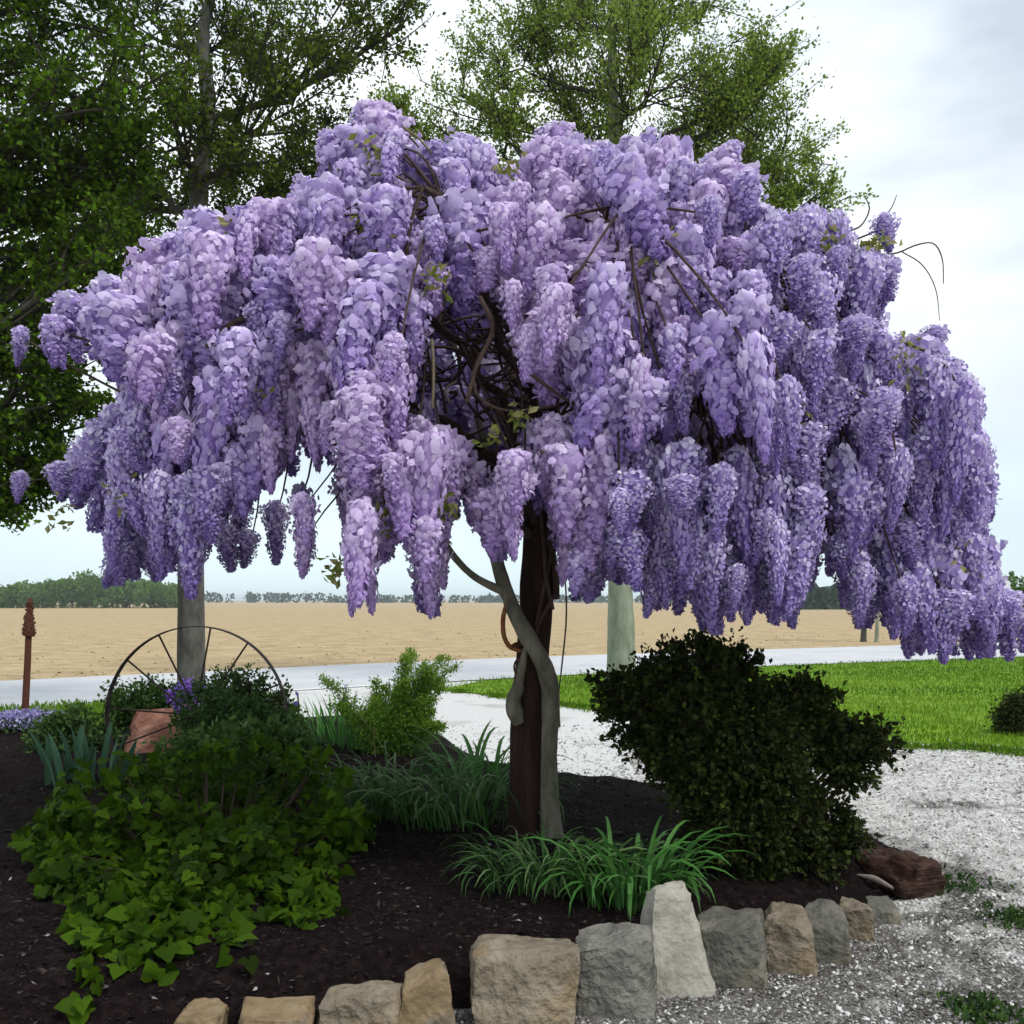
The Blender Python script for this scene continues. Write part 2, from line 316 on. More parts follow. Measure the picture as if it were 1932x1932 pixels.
BED_PX = [(-500, 2080), (240, 1985), (440, 1965), (590, 1945), (740, 1925), (890, 1905), (1090, 1890), (1250, 1862), (1360, 1835), (1470, 1800), (1560, 1772), (1640, 1722), (1730, 1690),
          (1745, 1650), (1710, 1608), (1620, 1570), (1480, 1535), (1250, 1500), (1150, 1486), (1060, 1478), (960, 1462), (880, 1420), (830, 1385), (700, 1372), (560, 1370), (300, 1385), (0, 1392), (-500, 1400)]
BED = [tuple(G(a, b)[:2]) for a, b in BED_PX]
def bed_z(X, Y):
    X, Y = np.asarray(X, float), np.asarray(Y, float); ins = inpoly(BED, X, Y); d = dpoly(BED, X, Y)
    s = .17 * sstep(0, .38, d) + .05 * sstep(.3, 1.3, d)
    P = np.stack([X, Y, X * 0], -1)
    return np.where(ins, s + .05 * vnoise(P, 2.2) * sstep(0, .4, d) + .025 * vnoise(P, 9) * sstep(0, .2, d), -.02 - .3 * np.minimum(d, .2))
bx = np.arange(-6.6, 3.4, .045); by = np.arange(2.6, 11.4, .045)
XX, YY = np.meshgrid(bx, by); ZZ = bed_z(XX, YY) + .004
nb_ = len(bx); ii, jj = np.meshgrid(np.arange(len(by) - 1), np.arange(nb_ - 1), indexing='ij')
FQ = np.stack([ii * nb_ + jj, ii * nb_ + jj + 1, (ii + 1) * nb_ + jj + 1, (ii + 1) * nb_ + jj], -1).reshape(-1, 4)
keep = (ZZ.ravel()[FQ] > -.035).any(1)
obj('planting_bed', [(np.stack([XX, YY, ZZ], -1).reshape(-1, 3), FQ[keep])], m_mulch, kind='structure')
def bz(x, y): return float(bed_z(A([x]), A([y]))[0])
def on_bed(px, py):
    z = .15
    for _ in range(6):
        p = G(px, py, z); z = max(0, bz(p[0], p[1]))
    return A([p[0], p[1], z])

# loose stuff on the ground
def pebbles(P, s, r):
    n = len(P); b = A([[1, 0, 0], [-1, 0, 0], [0, 1, 0], [0, -1, 0], [0, 0, .75], [0, 0, -.75]], float)
    V = b[None] * (s[:, None, None] * (.6 + .8 * r.random((n, 6, 1)))); a = r.random(n) * 6.28; c, d = np.cos(a), np.sin(a)
    V = np.stack([V[..., 0] * c[:, None] - V[..., 1] * d[:, None], V[..., 0] * d[:, None] + V[..., 1] * c[:, None], V[..., 2]], -1)
    til = r.normal(size=(n, 2)) * .4; V[..., 2] += V[..., 0] * til[:, :1] + V[..., 1] * til[:, 1:]
    V = V + P[:, None]
    f = A([[0, 2, 4], [2, 1, 4], [1, 3, 4], [3, 0, 4], [2, 0, 5], [1, 2, 5], [3, 1, 5], [0, 3, 5]])
    Fq = (f[None] + 6 * np.arange(n)[:, None, None]).reshape(-1, 3)
    return V.reshape(-1, 3), Fq
def dirt_shade(X, Y):  # soil patches plus painted canopy shade, darker towards bed and foreground
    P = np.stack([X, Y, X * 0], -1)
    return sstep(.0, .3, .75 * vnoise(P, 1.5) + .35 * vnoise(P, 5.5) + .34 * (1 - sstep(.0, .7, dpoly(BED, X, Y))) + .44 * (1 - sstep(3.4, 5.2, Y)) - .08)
gx2 = np.arange(-1.4, 6.2, .07); gy2 = np.arange(2.9, 10, .07); XX, YY = np.meshgrid(gx2, gy2); k2 = len(gx2)
ii, jj = np.meshgrid(np.arange(len(gy2) - 1), np.arange(k2 - 1), indexing='ij'); FQ = np.stack([ii * k2 + jj, ii * k2 + jj + 1, (ii + 1) * k2 + jj + 1, (ii + 1) * k2 + jj], -1).reshape(-1, 4)
dd_ = dirt_shade(XX, YY).ravel(); tt_ = np.clip(.80 - .72 * dd_ + .2 * rng.normal(size=dd_.size), 0, 1); Pg = np.stack([XX, YY, XX * 0 + .004], -1).reshape(-1, 3)
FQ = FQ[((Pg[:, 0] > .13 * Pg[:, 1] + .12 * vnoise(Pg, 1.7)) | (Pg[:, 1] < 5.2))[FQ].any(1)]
obj('driveway_edge', [(Pg, FQ, np.stack([tt_] * 3, 1))], M('gravel_soil_shade', [(.05, .045, .04), (.16, .15, .14), (.42, .41, .39), (.62, .61, .58)], tint=True, bump=1, bscale=70, bdist=.02, rough=.95, mottle=(95, (.40, .39, .37), .56, .62, .8)), kind='structure')
n = 88000; Yp = 3.0 + 9 * rng.random(n) ** 1.7; Xp = (rng.random(n) * 1.3 - .25) * Yp * .56 + .2
ok = ~inpoly(BED, Xp, Yp) & (~inpoly(LAWN, Xp, Yp) | (dpoly(LAWN, Xp, Yp) < .5 * rng.random(n) ** 2.5)) & (Xp > -1.6) & ((Xp > .13 * Yp + .3 * rng.normal(size=n) ** 2 * -1) | (Yp < 5.3) | (rng.random(n) < .12)); Xp, Yp = Xp[ok], Yp[ok]; n = len(Xp)
s = (.005 + .008 * rng.random(n) ** 2.2) * (.8 + .06 * Yp)
dark = dirt_shade(Xp, Yp); kp = rng.random(n) > .15 * dark; Xp, Yp, s, dark = Xp[kp], Yp[kp], s[kp], dark[kp]; n = len(Xp)
tn = np.clip(.62 + .25 * rng.normal(size=n) - .55 * dark * (rng.random(n) < .8), 0, 1)  # stones darkened by the same soil and painted shade mask
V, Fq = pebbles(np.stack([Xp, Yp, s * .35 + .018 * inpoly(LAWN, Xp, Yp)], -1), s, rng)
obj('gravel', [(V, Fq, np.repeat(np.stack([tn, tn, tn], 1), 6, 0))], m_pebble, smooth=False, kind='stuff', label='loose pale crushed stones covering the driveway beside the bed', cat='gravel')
n = 26000; Yp = 3.2 + 7 * rng.random(n) ** 1.5; Xp = (rng.random(n) - .55) * 1.25 * Yp
ok = inpoly(BED, Xp, Yp) & (Xp > -6); Xp, Yp = Xp[ok], Yp[ok]; n = len(Xp); zz = bed_z(Xp, Yp) + .008
D = rng.normal(size=(n, 3)) * A([1, 1, .25]); tn = np.clip(rng.random(n) * .95 + (rng.random(n) < .035) * .4, 0, 1)
V, Fq, T = leaf_quads(np.stack([Xp, Yp, zz], -1), D, .012 + .035 * rng.random(n) ** 2, wid=.2, t=tn)
obj('mulch_chips', [(V, Fq, T)], m_chip, smooth=False, kind='stuff', label='dark shredded bark chips scattered over the planting bed', cat='mulch')
n = 4000; Yp = 19 + 30 * rng.random(n) ** 2; Xp = (rng.random(n) - .5) * 1.3 * Yp
rfp = A(rf); lim = np.interp(Xp, rfp[:, 0], rfp[:, 1]); ok = Yp > lim + .3; Xp, Yp = Xp[ok], Yp[ok]; n = len(Xp); s = .012 + .04 * rng.random(n) ** 4
V, Fq = pebbles(np.stack([Xp, Yp, -.02 + s * .2], -1), s, rng)
obj('soil_clods', [(V, Fq)], m_field, smooth=False, kind='stuff', label='small clods of tan earth on the ploughed field', cat='soil')
def grass(poly, n, xr, yr, hgt, name, label):
    Xp = xr[0] + (xr[1] - xr[0]) * rng.random(n); Yp = yr[0] + (yr[1] - yr[0]) * rng.random(n) ** 1.5
    d = dpoly(poly, Xp, Yp); ok = inpoly(poly, Xp, Yp) | (d < .45 * rng.random(n) ** 3); Xp, Yp = Xp[ok], Yp[ok]; n = len(Xp)
    D = A([0, 0, 1.]) + rng.normal(size=(n, 3)) * .35; D[:, 2] = np.abs(D[:, 2]) + .2
    t = np.clip(.5 + 1.3 * vnoise(np.stack([Xp * .4, Yp, Xp * 0], -1), .8) + .18 * rng.normal(size=n), 0, 1)
    V, Fq, T = leaf_quads(np.stack([Xp, Yp, np.full(n, .012)], -1), D, hgt * (.6 + .8 * rng.random(n)), wid=.13, t=t)
    obj(name, [(V, Fq, T)], m_grass, smooth=False, kind='stuff', label=label, cat='grass')
EDG = A(wob(lawn_near, .02, .2, 5)); EDG = EDG[(EDG[:, 1] > 7.5) & (EDG[:, 0] < 7)]
n = 9000; ep = EDG[rng.integers(0, len(EDG), n)] + rng.normal(size=(n, 2)) * .10
ep = ep[vnoise(np.stack([ep[:, 0], ep[:, 1], ep[:, 0] * 0], -1), 3.5) > -.1]; n = len(ep); D = A([0, 0, 1.]) + rng.normal(size=(n, 3)) * .5; D[:, 2] = np.abs(D[:, 2])
V, Fq, T = leaf_quads(np.concatenate([ep, np.full((n, 1), .004)], 1), D, .03 + .05 * rng.random(n), wid=.14, t=.35 * rng.random(n))
obj('edge_grass', [(V, Fq, T)], m_grass, smooth=False, kind='stuff', label='ragged fringe of grass where the lawn meets the gravel', cat='grass')
grass(LAWN, 120000, (-1.3, 17), (8.5, 32), .055, 'lawn_grass', 'mown bright green grass blades covering the lawn')
grass(VERGE, 22000, (-9, -3.3), (8.5, 14.5), .07, 'verge_grass', 'dull green grass blades between the road and the bed')

# ---------------------------------------------------------------- far wood, tree line, house
def far_wood(name, blobs, size, per, mat, label):
    parts = []
    for c, r in blobs:
        n = per; d = nrm(rng.normal(size=(n, 3))); rad = r * (.72 + .33 * rng.random((n, 1)))
        P = A(c) + d * rad * A([1, 1, .95]); ok = P[:, 2] > c[2] - r * 1.2
        parts.append(leaf_quads(P[ok], d[ok] + rng.normal(size=(ok.sum(), 3)) * .6 + A([0, 0, .3]), size * (.6 + .8 * rng.random(ok.sum())), wid=.45, t=np.clip(rng.random(ok.sum()) * .5 + .3 * d[ok][:, 2] + .2 * rng.random(), 0, 1)))
    return obj(name, parts, mat, smooth=False, kind='stuff', label=label, cat='woods')
bl = []
prof = [(-200, 1118), (0, 1114), (40, 1108), (100, 1097), (170, 1090), (230, 1092), (300, 1100), (345, 1118)]
for i in range(420):
    px = -220 + 565 * rng.random(); Y = 285 + 50 * rng.random(); top = np.interp(px, [p[0] for p in prof], [p[1] for p in prof]) + 5 * rng.random()
    zt = W(px, top, Y)[2]; r = 1.5 + 1.3 * rng.random(); z = zt - r if i % 2 else -0.9 + (zt + .9) * rng.random()
    bl.append((A([W(px, 0, Y)[0], Y, max(z, .2)]), r))
far_wood('far_woods', bl, .85, 100, m_far, 'rounded green woods at the far edge of the ploughed field')
bl = []
for i in range(330):
    px = -300 + 2700 * rng.random(); Y = 850 + 60 * rng.random(); bl.append((A([W(px, 0, Y)[0], Y, -.9 + 1.2 + 1.8 * rng.random() + (2 if 350 < px < 620 else 0)]), 2.4 + 2 * rng.random()))
for i in range(26):
    px = 1480 + 260 * rng.random(); Y = 230 + 20 * rng.random(); bl.append((A([W(px, 0, Y)[0], Y, .2 + 1.6 * rng.random()]), 1.2 + .7 * rng.random()))
far_wood('far_tree_line', bl, 2.4, 45, m_far2, 'thin blue green line of trees along the horizon')

def boxp(lo, hi):
    lo, hi = A(lo, float), A(hi, float); V = A([[x, y, z] for x in (lo[0], hi[0]) for y in (lo[1], hi[1]) for z in (lo[2], hi[2])])
    return V, A([[0, 1, 3, 2], [4, 6, 7, 5], [0, 4, 5, 1], [2, 3, 7, 6], [0, 2, 6, 4], [1, 5, 7, 3]])
hb = A([W(1880, 0, 80)[0], 80, -.14]); zg = -.14
hs = thing('farm_house', (hb[0], 80, zg), 'small pale farmhouse with grey gable roof across the road', 'house')
x0, x1 = hb[0] - 4.5, hb[0] + 1.8
obj('wall', [boxp((x0, 80, zg - .3), (x1, 86, zg + 2.3))], m_wall, hs, smooth=False)
rv = A([[x0 - .3, 79.6, zg + 2.2], [x1 + .3, 79.6, zg + 2.2], [x1 + .3, 86.4, zg + 2.2], [x0 - .3, 86.4, zg + 2.2], [x0 - .3, 83, zg + 3.7], [x1 + .3, 83, zg + 3.7]])
obj('roof', [(rv, A([[0, 1, 5, 4], [2, 3, 4, 5]])), (rv, A([[0, 4, 3], [1, 2, 5]]))], m_roof, hs, smooth=False)
for wx in (-3.4, -1.2, .8):
    wnd = obj('window', [boxp((hb[0] + wx - .45, 79.96, zg + .9), (hb[0] + wx + .45, 80.02, zg + 1.9))], m_wall, hs, smooth=False)
    wnd['_o'] = [0, 0, 0]; wnd['_o'] = hs['_o']
    obj('pane', [boxp((hb[0] + wx - .38, 79.94, zg + .97), (hb[0] + wx + .38, 79.99, zg + 1.83))], m_glass, wnd, smooth=False); del wnd['_o']

# ---------------------------------------------------------------- trees
def tree(name, label, trunk, rad, blobs, bark, leafm, nsub=12, ntw=8, nleaf=50, lsize=.05, up=.4, tw_len=.55, group='tall trees beside the road', seed=1, tbias=0., droop=0., trunk_n=14, limbm=None):
    r = np.random.default_rng(seed); trunk = spline(trunk, 26); k = len(trunk)
    R = np.interp(np.linspace(0, 1, k), [0, .04, .15, .6, 1], [rad * 1.25, rad * 1.08, rad, rad * .62, rad * .15])
    t = thing(name, trunk[0], label, 'tree', group)
    V, Fq = tube(trunk, R, trunk_n); V = V + (vnoise(V, 6)[:, None] * .12 * rad)
    obj('trunk', [(V, Fq)], bark, t)
    br, lv = [], []
    for (c, br_, dens) in blobs:
        c = A(c); hd = np.hypot(trunk[:, 0] - c[0], trunk[:, 1] - c[1]); want = c[2] - .55 * hd
        cand = np.argmin(np.abs(trunk[:, 2] - want) + 1e3 * (trunk[:, 2] < trunk[0, 2] + 1.6)); s0 = trunk[cand]
        mid = (s0 + c) / 2 + A([0, 0, -.1 * np.linalg.norm(c - s0)]) + r.normal(size=3) * .12 * br_
        L = bez(s0, mid, c, 9); lr = min(R[cand] * .6, .03 + .035 * np.linalg.norm(c - s0)) * .8
        L[1:-1] += r.normal(size=(7, 3)) * .04 * br_
        br.append(tube(L, np.linspace(lr, lr * .4, 9), 6)); outd = nrm(c - trunk[cand])
        for q in range(int(nsub * dens) + 1):
            a = L[r.integers(3, 9)]; d = r.normal(size=3) + outd * .5 + A([0, 0, up]); d = nrm(d); tip = c + d * br_ * (.5 + .55 * r.random())
            sb = bez(a, (a + tip) / 2 + r.normal(size=3) * .15 * br_ + A([0, 0, -.1 * br_]), tip, 8); br.append(tube(sb, np.linspace(lr * .38, .008, 8), 4))
            for w in range(ntw):
                u = .3 + .7 * r.random(); i = min(6, int(u * 7)); p = sb[i] + (sb[i + 1] - sb[i]) * r.random()
                dd = nrm(nrm(sb[-1] - sb[0]) * .8 + r.normal(size=3) * .7 + A([0, 0, up * .6 - droop])); ln = tw_len * br_ * (.35 + .75 * r.random()); e_ = p + dd * ln + A([0, 0, -.15 * ln * droop])
                tw = bez(p, (p + e_) / 2 + r.normal(size=3) * .08 * ln, e_, 5); br.append(tube(tw, np.linspace(.011, .004, 5), 3))
                m_ = int(nleaf * (.5 + r.random())); s_ = r.random(m_) ** .8 * 3.999; ix = s_.astype(int)
                P = tw[ix] + (tw[ix + 1] - tw[ix]) * (s_ - ix)[:, None] + r.normal(size=(m_, 3)) * .045 * (1 + ln)
                tt = np.clip(tbias + .25 + .35 * r.random() + .22 * r.normal(size=m_), 0, 1)
                lv.append(leaf_quads(P, dd + r.normal(size=(m_, 3)) * .9, lsize * (.6 + .8 * r.random(m_)), wid=.36, t=tt, r=r))
    obj('branches', br, m_limb, t, kind='stuff'); obj('crown', lv, leafm, t, smooth=False, kind='stuff')
    return t
def PB(lst, Y):      # picture position, radius, depth offset -> crown lumps in metres
    return [(W(px, py, Y + dy), rp / F * Y, dn) for px, py, rp, dy, dn in lst]
YA = 12.5; bA = G(360, 1359); bA = A([W(361, 0, YA)[0], YA, -.02])
tree('shade_tree', 'tall dark green tree with grey trunk rising behind the iron wheel',
     [bA, W(360, 1150, YA), W(362, 900, YA), W(366, 600, YA), W(374, 380, YA), W(392, 200, YA), W(384, 60, YA), W(415, -80, YA), W(420, -260, YA)], .165,
     PB([(400, 90, 170, .3, 1), (540, 180, 170, -.6, 1.1), (670, 90, 140, .2, .7), (330, 250, 150, -.8, 1), (600, 310, 130, .8, 1.1), (480, -90, 230, .2, 1), (250, 50, 180, .6, 1), (760, 50, 100, .3, .35), (440, 320, 120, 1.2, 1), (300, 400, 120, .8, .9), (200, 300, 120, 1, .8), (620, -160, 200, 1.0, .8), (500, 420, 110, .6, .9)], YA),
     m_barkA, m_tleafA, nsub=11, ntw=9, nleaf=32, lsize=.056, seed=11)
YB = 17.6; bB = A([W(1172, 0, YB)[0], YB, .01])
tree('spring_tree', 'pale trunked tree in fresh light green leaf on the lawn by the road',
     [bB, W(1172, 1200, YB), W(1170, 1100, YB), W(1168, 800, YB), W(1165, 500, YB), W(1160, 300, YB), W(1155, 100, YB), W(1150, -160, YB)], .25,
     PB([(1240, 170, 170, -.6, 1.1), (1120, 60, 130, .5, .55), (985, 130, 120, .3, .5), (1390, 230, 130, .2, 1), (1440, 330, 120, .4, .8), (1540, 370, 80, 0, .5), (870, 180, 110, .5, .45), (1130, 260, 150, .6, .9), (1300, 340, 140, 1, 1), (1250, 40, 130, .3, .7), (1100, -120, 200, 0, .5), (950, 300, 130, .2, .7), (1000, 0, 100, .2, .35), (1440, 160, 80, .3, .5), (760, 260, 80, .6, .5)], YB),
     m_barkB, m_tleafB, limbm=m_barkA, nsub=15, ntw=10, nleaf=44, lsize=.064, up=.8, seed=12, tw_len=.8)
YC = 10.5; bC = A([W(-330, 0, YC)[0], YC, -.02])
tree('dense_tree', 'dense dark leafy tree with low hanging boughs reaching over the field edge',
     [bC, W(-328, 1100, YC), W(-325, 700, YC), W(-320, 300, YC), W(-310, 0, YC), W(-300, -300, YC)], .24,
     PB([(60, 90, 150, .4, 1.2), (160, 180, 150, -.3, 1.2), (40, 300, 150, 0, 1.2), (180, 350, 130, .5, 1.2), (60, 470, 150, .2, 1.2), (190, 470, 100, -.4, 1.1), (60, 610, 140, .5, 1.3), (30, 740, 130, 0, 1.2), (110, 760, 110, .5, 1.0), (20, 860, 95, .1, 1), (100, 880, 70, .3, .6), (10, 930, 50, 0, .5), (260, 260, 90, .2, 1), (-200, 300, 260, 0, .8), (-200, 700, 240, 0, .8), (120, -80, 200, 0, 1), (270, 420, 60, .1, .8), (-200, -100, 260, 0, .8)], YC),
     m_barkA, m_tleafC, nsub=11, ntw=9, nleaf=26, lsize=.062, up=.05, droop=.35, seed=13)
for i, (px, wpx, lab) in enumerate([(1629, 11, 'young dark trunked tree across the road behind the hanging violet blossom'), (1654, 8, 'slimmer pale trunked young tree across the road beside a darker one')]):
    Yy = 36.5 - .4 * i; b = A([W(px, 0, Yy)[0], Yy, -.02])
    tree('young_tree', lab, [b, b + A([.02, 0, 1]), b + A([-.08, 0, 2.2]), b + A([0, 0, 4.2])], wpx / F * Yy / 2,
         [(b + A([.3, 0, 3.2]), .8, .5), (b + A([-.5, .2, 3.6]), .8, .5), (b + A([.1, .3, 4.3]), .8, .5)], m_barkA if i == 0 else m_barkB, m_tleafB, nsub=8, ntw=5, nleaf=18, lsize=.11, seed=20 + i, group='young trees across the road', trunk_n=8)
for i, (px, Yy, h_, lab) in enumerate([(1905, 92, 3.4, 'dark round tree rising behind the farmhouse roof'), (1960, 78, 3.1, 'dark leafy tree standing right of the farmhouse wall')]):
    b = A([W(px, 0, Yy)[0], Yy, -.2])
    tree('farm_tree', lab, [b, b + A([0, 0, 1.2]), b + A([.1, 0, h_ * .7]), b + A([0, 0, h_])], .16,
         [(b + A([dx, dy_, h_ * hz]), 1.25, .8) for dx, dy_, hz in ((0, 0, .85), (-1.2, .2, .65), (1.2, 0, .62), (.3, -.5, .5))], m_barkA, m_far, nsub=10, ntw=6, nleaf=16, lsize=.22, seed=30 + i, group='trees by the farmhouse', trunk_n=8)

# ---------------------------------------------------------------- wisteria
YT = 5.5
base = on_bed(1038, 1580); YT = float(base[1])
wis = thing('wisteria_tree', base, 'large umbrella shaped wisteria tree in full purple bloom twined round a wooden post', 'tree')
OUT = [(75, 640), (80, 600), (110, 558), (170, 523), (240, 518), (300, 468), (318, 412), (380, 388), (432, 405), (470, 382), (540, 375), (562, 335), (600, 318), (588, 270), (618, 242), (652, 250), (658, 190), (700, 182), (757, 196), (775, 255), (830, 265), (900, 255), (932, 268), (945, 325), (972, 298), (990, 246), (1050, 234), (1100, 262), (1112, 285), (1150, 252), (1220, 236), (1290, 266), (1312, 305), (1380, 266), (1402, 298), (1442, 335), (1440, 425), (1458, 388), (1520, 386), (1550, 395), (1600, 400), (1610, 450), (1650, 470), (1698, 485), (1704, 560), (1668, 592), (1690, 648), (1740, 618), (1792, 610), (1804, 668), (1832, 718), (1868, 758), (1862, 850), (1878, 900), (1872, 1000), (1886, 1060), (1945, 1125), (2000, 1180), (2010, 1250), (1850, 1243), (1762, 1248), (1710, 1225), (1690, 1175), (1620, 1188), (1596, 1115), (1536, 1110), (1528, 1190), (1440, 1178), (1380, 1180), (1335, 1200), (1288, 1205), (1278, 1085), (1228, 1170), (1218, 1085), (1190, 1118), (1110, 1135), (1060, 1120), (1045, 1000), (990, 985), (950, 1068), (905, 1050), (892, 965), (852, 950), (850, 1060), (822, 1165), (790, 1165), (772, 1050), (745, 960), (722, 1050), (702, 1168), (652, 1140), (645, 1000), (615, 940), (575, 1090), (545, 1090), (535, 930), (480, 950), (405, 1000), (348, 1145), (338, 1085), (200, 1118), (192, 1010), (215, 970), (150, 958), (83, 935), (98, 870), (178, 800), (208, 740), (203, 655), (100, 690)]
HOLES = [(885, 640, 75, 105), (850, 735, 85, 50), (1000, 765, 95, 40), (920, 835, 45, 55), (1350, 825, 80, 42), (800, 385, 22, 38)]
SKYG = [(595, 890, 42, 45), (440, 1040, 45, 30), (600, 1040, 25, 40)]
def front_depth(px, py):
    rx = (px - 985) / 960; ry = (py - 720) / 560 if py < 720 else (py - 720) / 900
    return math.sqrt(max(0, 1 - rx * rx - ry * ry))
GC = 8; NG = int(2020 / GC)
gxx, gyy = np.meshgrid((np.arange(NG) + .5) * GC, (np.arange(NG) + .5) * GC)
fx, fy = np.meshgrid((np.arange(505) + .5) * 4, (np.arange(505) + .5) * 4); INS = inpoly(OUT, fx, fy)
r2 = np.random.default_rng(5); RAC = []      # (px,py,width,length,Y,layer)
PROF = [(0, 0), (.12, .7), (.12, -.7), (.35, .9), (.35, -.9), (.62, .65), (.62, -.65), (.97, 0)]
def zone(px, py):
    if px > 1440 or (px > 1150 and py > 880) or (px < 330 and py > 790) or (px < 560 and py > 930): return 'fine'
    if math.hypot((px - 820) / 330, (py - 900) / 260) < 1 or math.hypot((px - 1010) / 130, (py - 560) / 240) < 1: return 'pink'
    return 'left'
def layer(lay, tries, wr, lr, cap, thr, holes, yfun):
    cov = np.zeros((NG, NG), bool); nacc = 0; PA = A(PROF)
    for th in thr:
        for _ in range(tries):
            if nacc >= cap: return
            px, py = 20 + 1960 * r2.random(), 180 + 1040 * r2.random(); w = wr[0] + (wr[1] - wr[0]) * r2.random(); ln = lr[0] + (lr[1] - lr[0]) * r2.random() ** 1.3
            if w > 84 and zone(px, py + ln * .4) == 'fine': w = 84 - 24 * r2.random()
            if not INS[np.clip(((py + PA[:, 0] * ln) / 4).astype(int), 0, 504), np.clip(((px + PA[:, 1] * w / 2) / 4).astype(int), 0, 504)].all(): continue
            cx, cy = px, py + ln * .45
            if any(((cx - hx) / (hw + w * .35)) ** 2 + ((cy - hy) / (hh + ln * .3)) ** 2 < 1 for hx, hy, hw, hh in holes): continue
            x0, x1, y0, y1 = [int(v / GC) for v in (px - w * .42, px + w * .42, py, py + ln * .8)]
            x0, y0 = max(x0, 0), max(y0, 0); blk = cov[y0:y1 + 1, x0:x1 + 1]
            if blk.size == 0 or (~blk).mean() < th: continue
            cov[y0:y1 + 1, x0:x1 + 1] = True; nacc += 1
            RAC.append((px, py, w, ln, yfun(px, py), lay))
layer(0, 2600, (95, 150), (130, 270), 95, (.8, .6), HOLES + SKYG, lambda a, b: YT - 1.3 * front_depth(a, b) + .15 * r2.normal())
layer(0, 2600, (70, 118), (120, 250), 120, (.75, .5), HOLES + SKYG, lambda a, b: YT - 1.3 * front_depth(a, b) + .18 * r2.normal())
layer(0, 2600, (46, 80), (80, 170), 200, (.6, .42, .3), HOLES + SKYG, lambda a, b: YT - 1.2 * front_depth(a, b) + .2 * r2.normal())
layer(1, 2000, (55, 95), (90, 200), 330, (.6, .4, .25), HOLES[:4] + SKYG, lambda a, b: YT - .55 * front_depth(a, b) + .25 * r2.normal())
layer(2, 2000, (50, 85), (80, 170), 300, (.6, .4, .25), SKYG, lambda a, b: YT + .9 * front_depth(a, b) + .3 * r2.normal())
for px, py, w, ln in [(40, 615, 38, 75), (98, 600, 40, 95), (42, 888, 36, 62), (115, 870, 60, 75), (685, 190, 44, 150), (735, 200, 50, 80), (618, 248, 50, 70), (1665, 405, 56, 75), (1578, 396, 40, 85), (1678, 490, 56, 90), (1765, 615, 56, 70), (1385, 265, 36, 60), (1245, 1075, 46, 95), (808, 1030, 58, 135), (1740, 1110, 60, 135), (1670, 1010, 70, 130), (1630, 1120, 70, 65), (1300, 960, 78, 240), (1360, 975, 74, 215), (1215, 920, 74, 130), (1275, 915, 70, 130), (1425, 930, 74, 150), (1485, 925, 74, 150), (575, 985, 56, 105), (690, 1000, 48, 160), (662, 985, 44, 110), (755, 940, 52, 90), (925, 960, 56, 100), (360, 1000, 66, 130), (240, 990, 74, 115), (300, 960, 70, 120), (1330, 1010, 66, 190), (1390, 990, 66, 190), (1500, 1030, 70, 155), (1260, 1000, 60, 150)]:
    RAC.append((px, py, w, ln, YT - 1.1 * front_depth(px, py), 0))
for px, py, w, ln in [(420, 985, 66, 95), (470, 1000, 56, 75), (520, 945, 60, 120), (390, 960, 60, 110), (455, 940, 60, 90), (225, 1010, 56, 95), (275, 1020, 50, 80)]:
    RAC.append((px, py, w, ln, YT + .7 * front_depth(px, py), 0))

for _ in range(70):
    px, py = 760 + 330 * r2.random(), 480 + 330 * r2.random(); RAC.append((px, py, 70 + 30 * r2.random(), 110 + 60 * r2.random(), YT + .55 + .7 * r2.random(), 2))
for _ in range(26):
    px, py = 1250 + 250 * r2.random(), 740 + 110 * r2.random(); RAC.append((px, py, 60 + 30 * r2.random(), 100 + 60 * r2.random(), YT + .3 + .6 * r2.random(), 2))
def petals(Bs, out, up, w, h, cup, bend, nu, nv, tint):
    n = len(Bs); out = nrm(out); up = nrm(up - out * (up * out).sum(1, keepdims=True)); side = np.cross(up, out)
    u = np.linspace(-1, 1, nu + 1); v = np.linspace(0, 1, nv + 1); uu, vv = np.meshgrid(u, v, indexing='ij'); wp = np.sin(np.pi * (.14 + .80 * vv)) ** .7
    w, h, cup, bend = [np.broadcast_to(np.asarray(q, float), (n,))[:, None, None, None] for q in (w, h, cup, bend)]
    uw = (uu * wp)[None, :, :, None]; vh = vv[None, :, :, None]
    ruf = (np.random.default_rng(n).random((n, nu + 1, nv + 1, 1)) - .5) * .22 * h
    V = Bs[:, None, None] + out[:, None, None] * ruf + side[:, None, None] * uw * w + up[:, None, None] * vh * h + out[:, None, None] * (-cup * uw ** 2 * w + bend * h * (vh - 1.15 * vh ** 2))
    a, b = nu + 1, nv + 1; i, j = np.meshgrid(np.arange(nu), np.arange(nv), indexing='ij'); q = np.stack([i * b + j, (i + 1) * b + j, (i + 1) * b + j + 1, i * b + j + 1], -1).reshape(-1, 4)
    Fq = (q[None] + (np.arange(n) * a * b)[:, None, None]).reshape(-1, 4)
    return V.reshape(-1, 3), Fq, np.repeat(tint, a * b, 0)
def discs(P, out, s, cup, tint, r):
    n = len(P); out = nrm(out); a = nrm(np.cross(out, r.normal(size=(n, 3)))); b = np.cross(out, a); th = np.arange(6) * np.pi / 3
    rad = s[:, None] * (.8 + .4 * r.random((n, 6))); z = cup * s[:, None] * np.where(np.arange(6) % 3 == 0, 1, -.5)[None]
    V = P[:, None] + rad[..., None] * (np.cos(th)[None, :, None] * a[:, None] + np.sin(th)[None, :, None] * b[:, None]) + z[..., None] * out[:, None]
    return V.reshape(-1, 3), np.arange(6 * n).reshape(n, 6), np.repeat(tint, 6, 0)
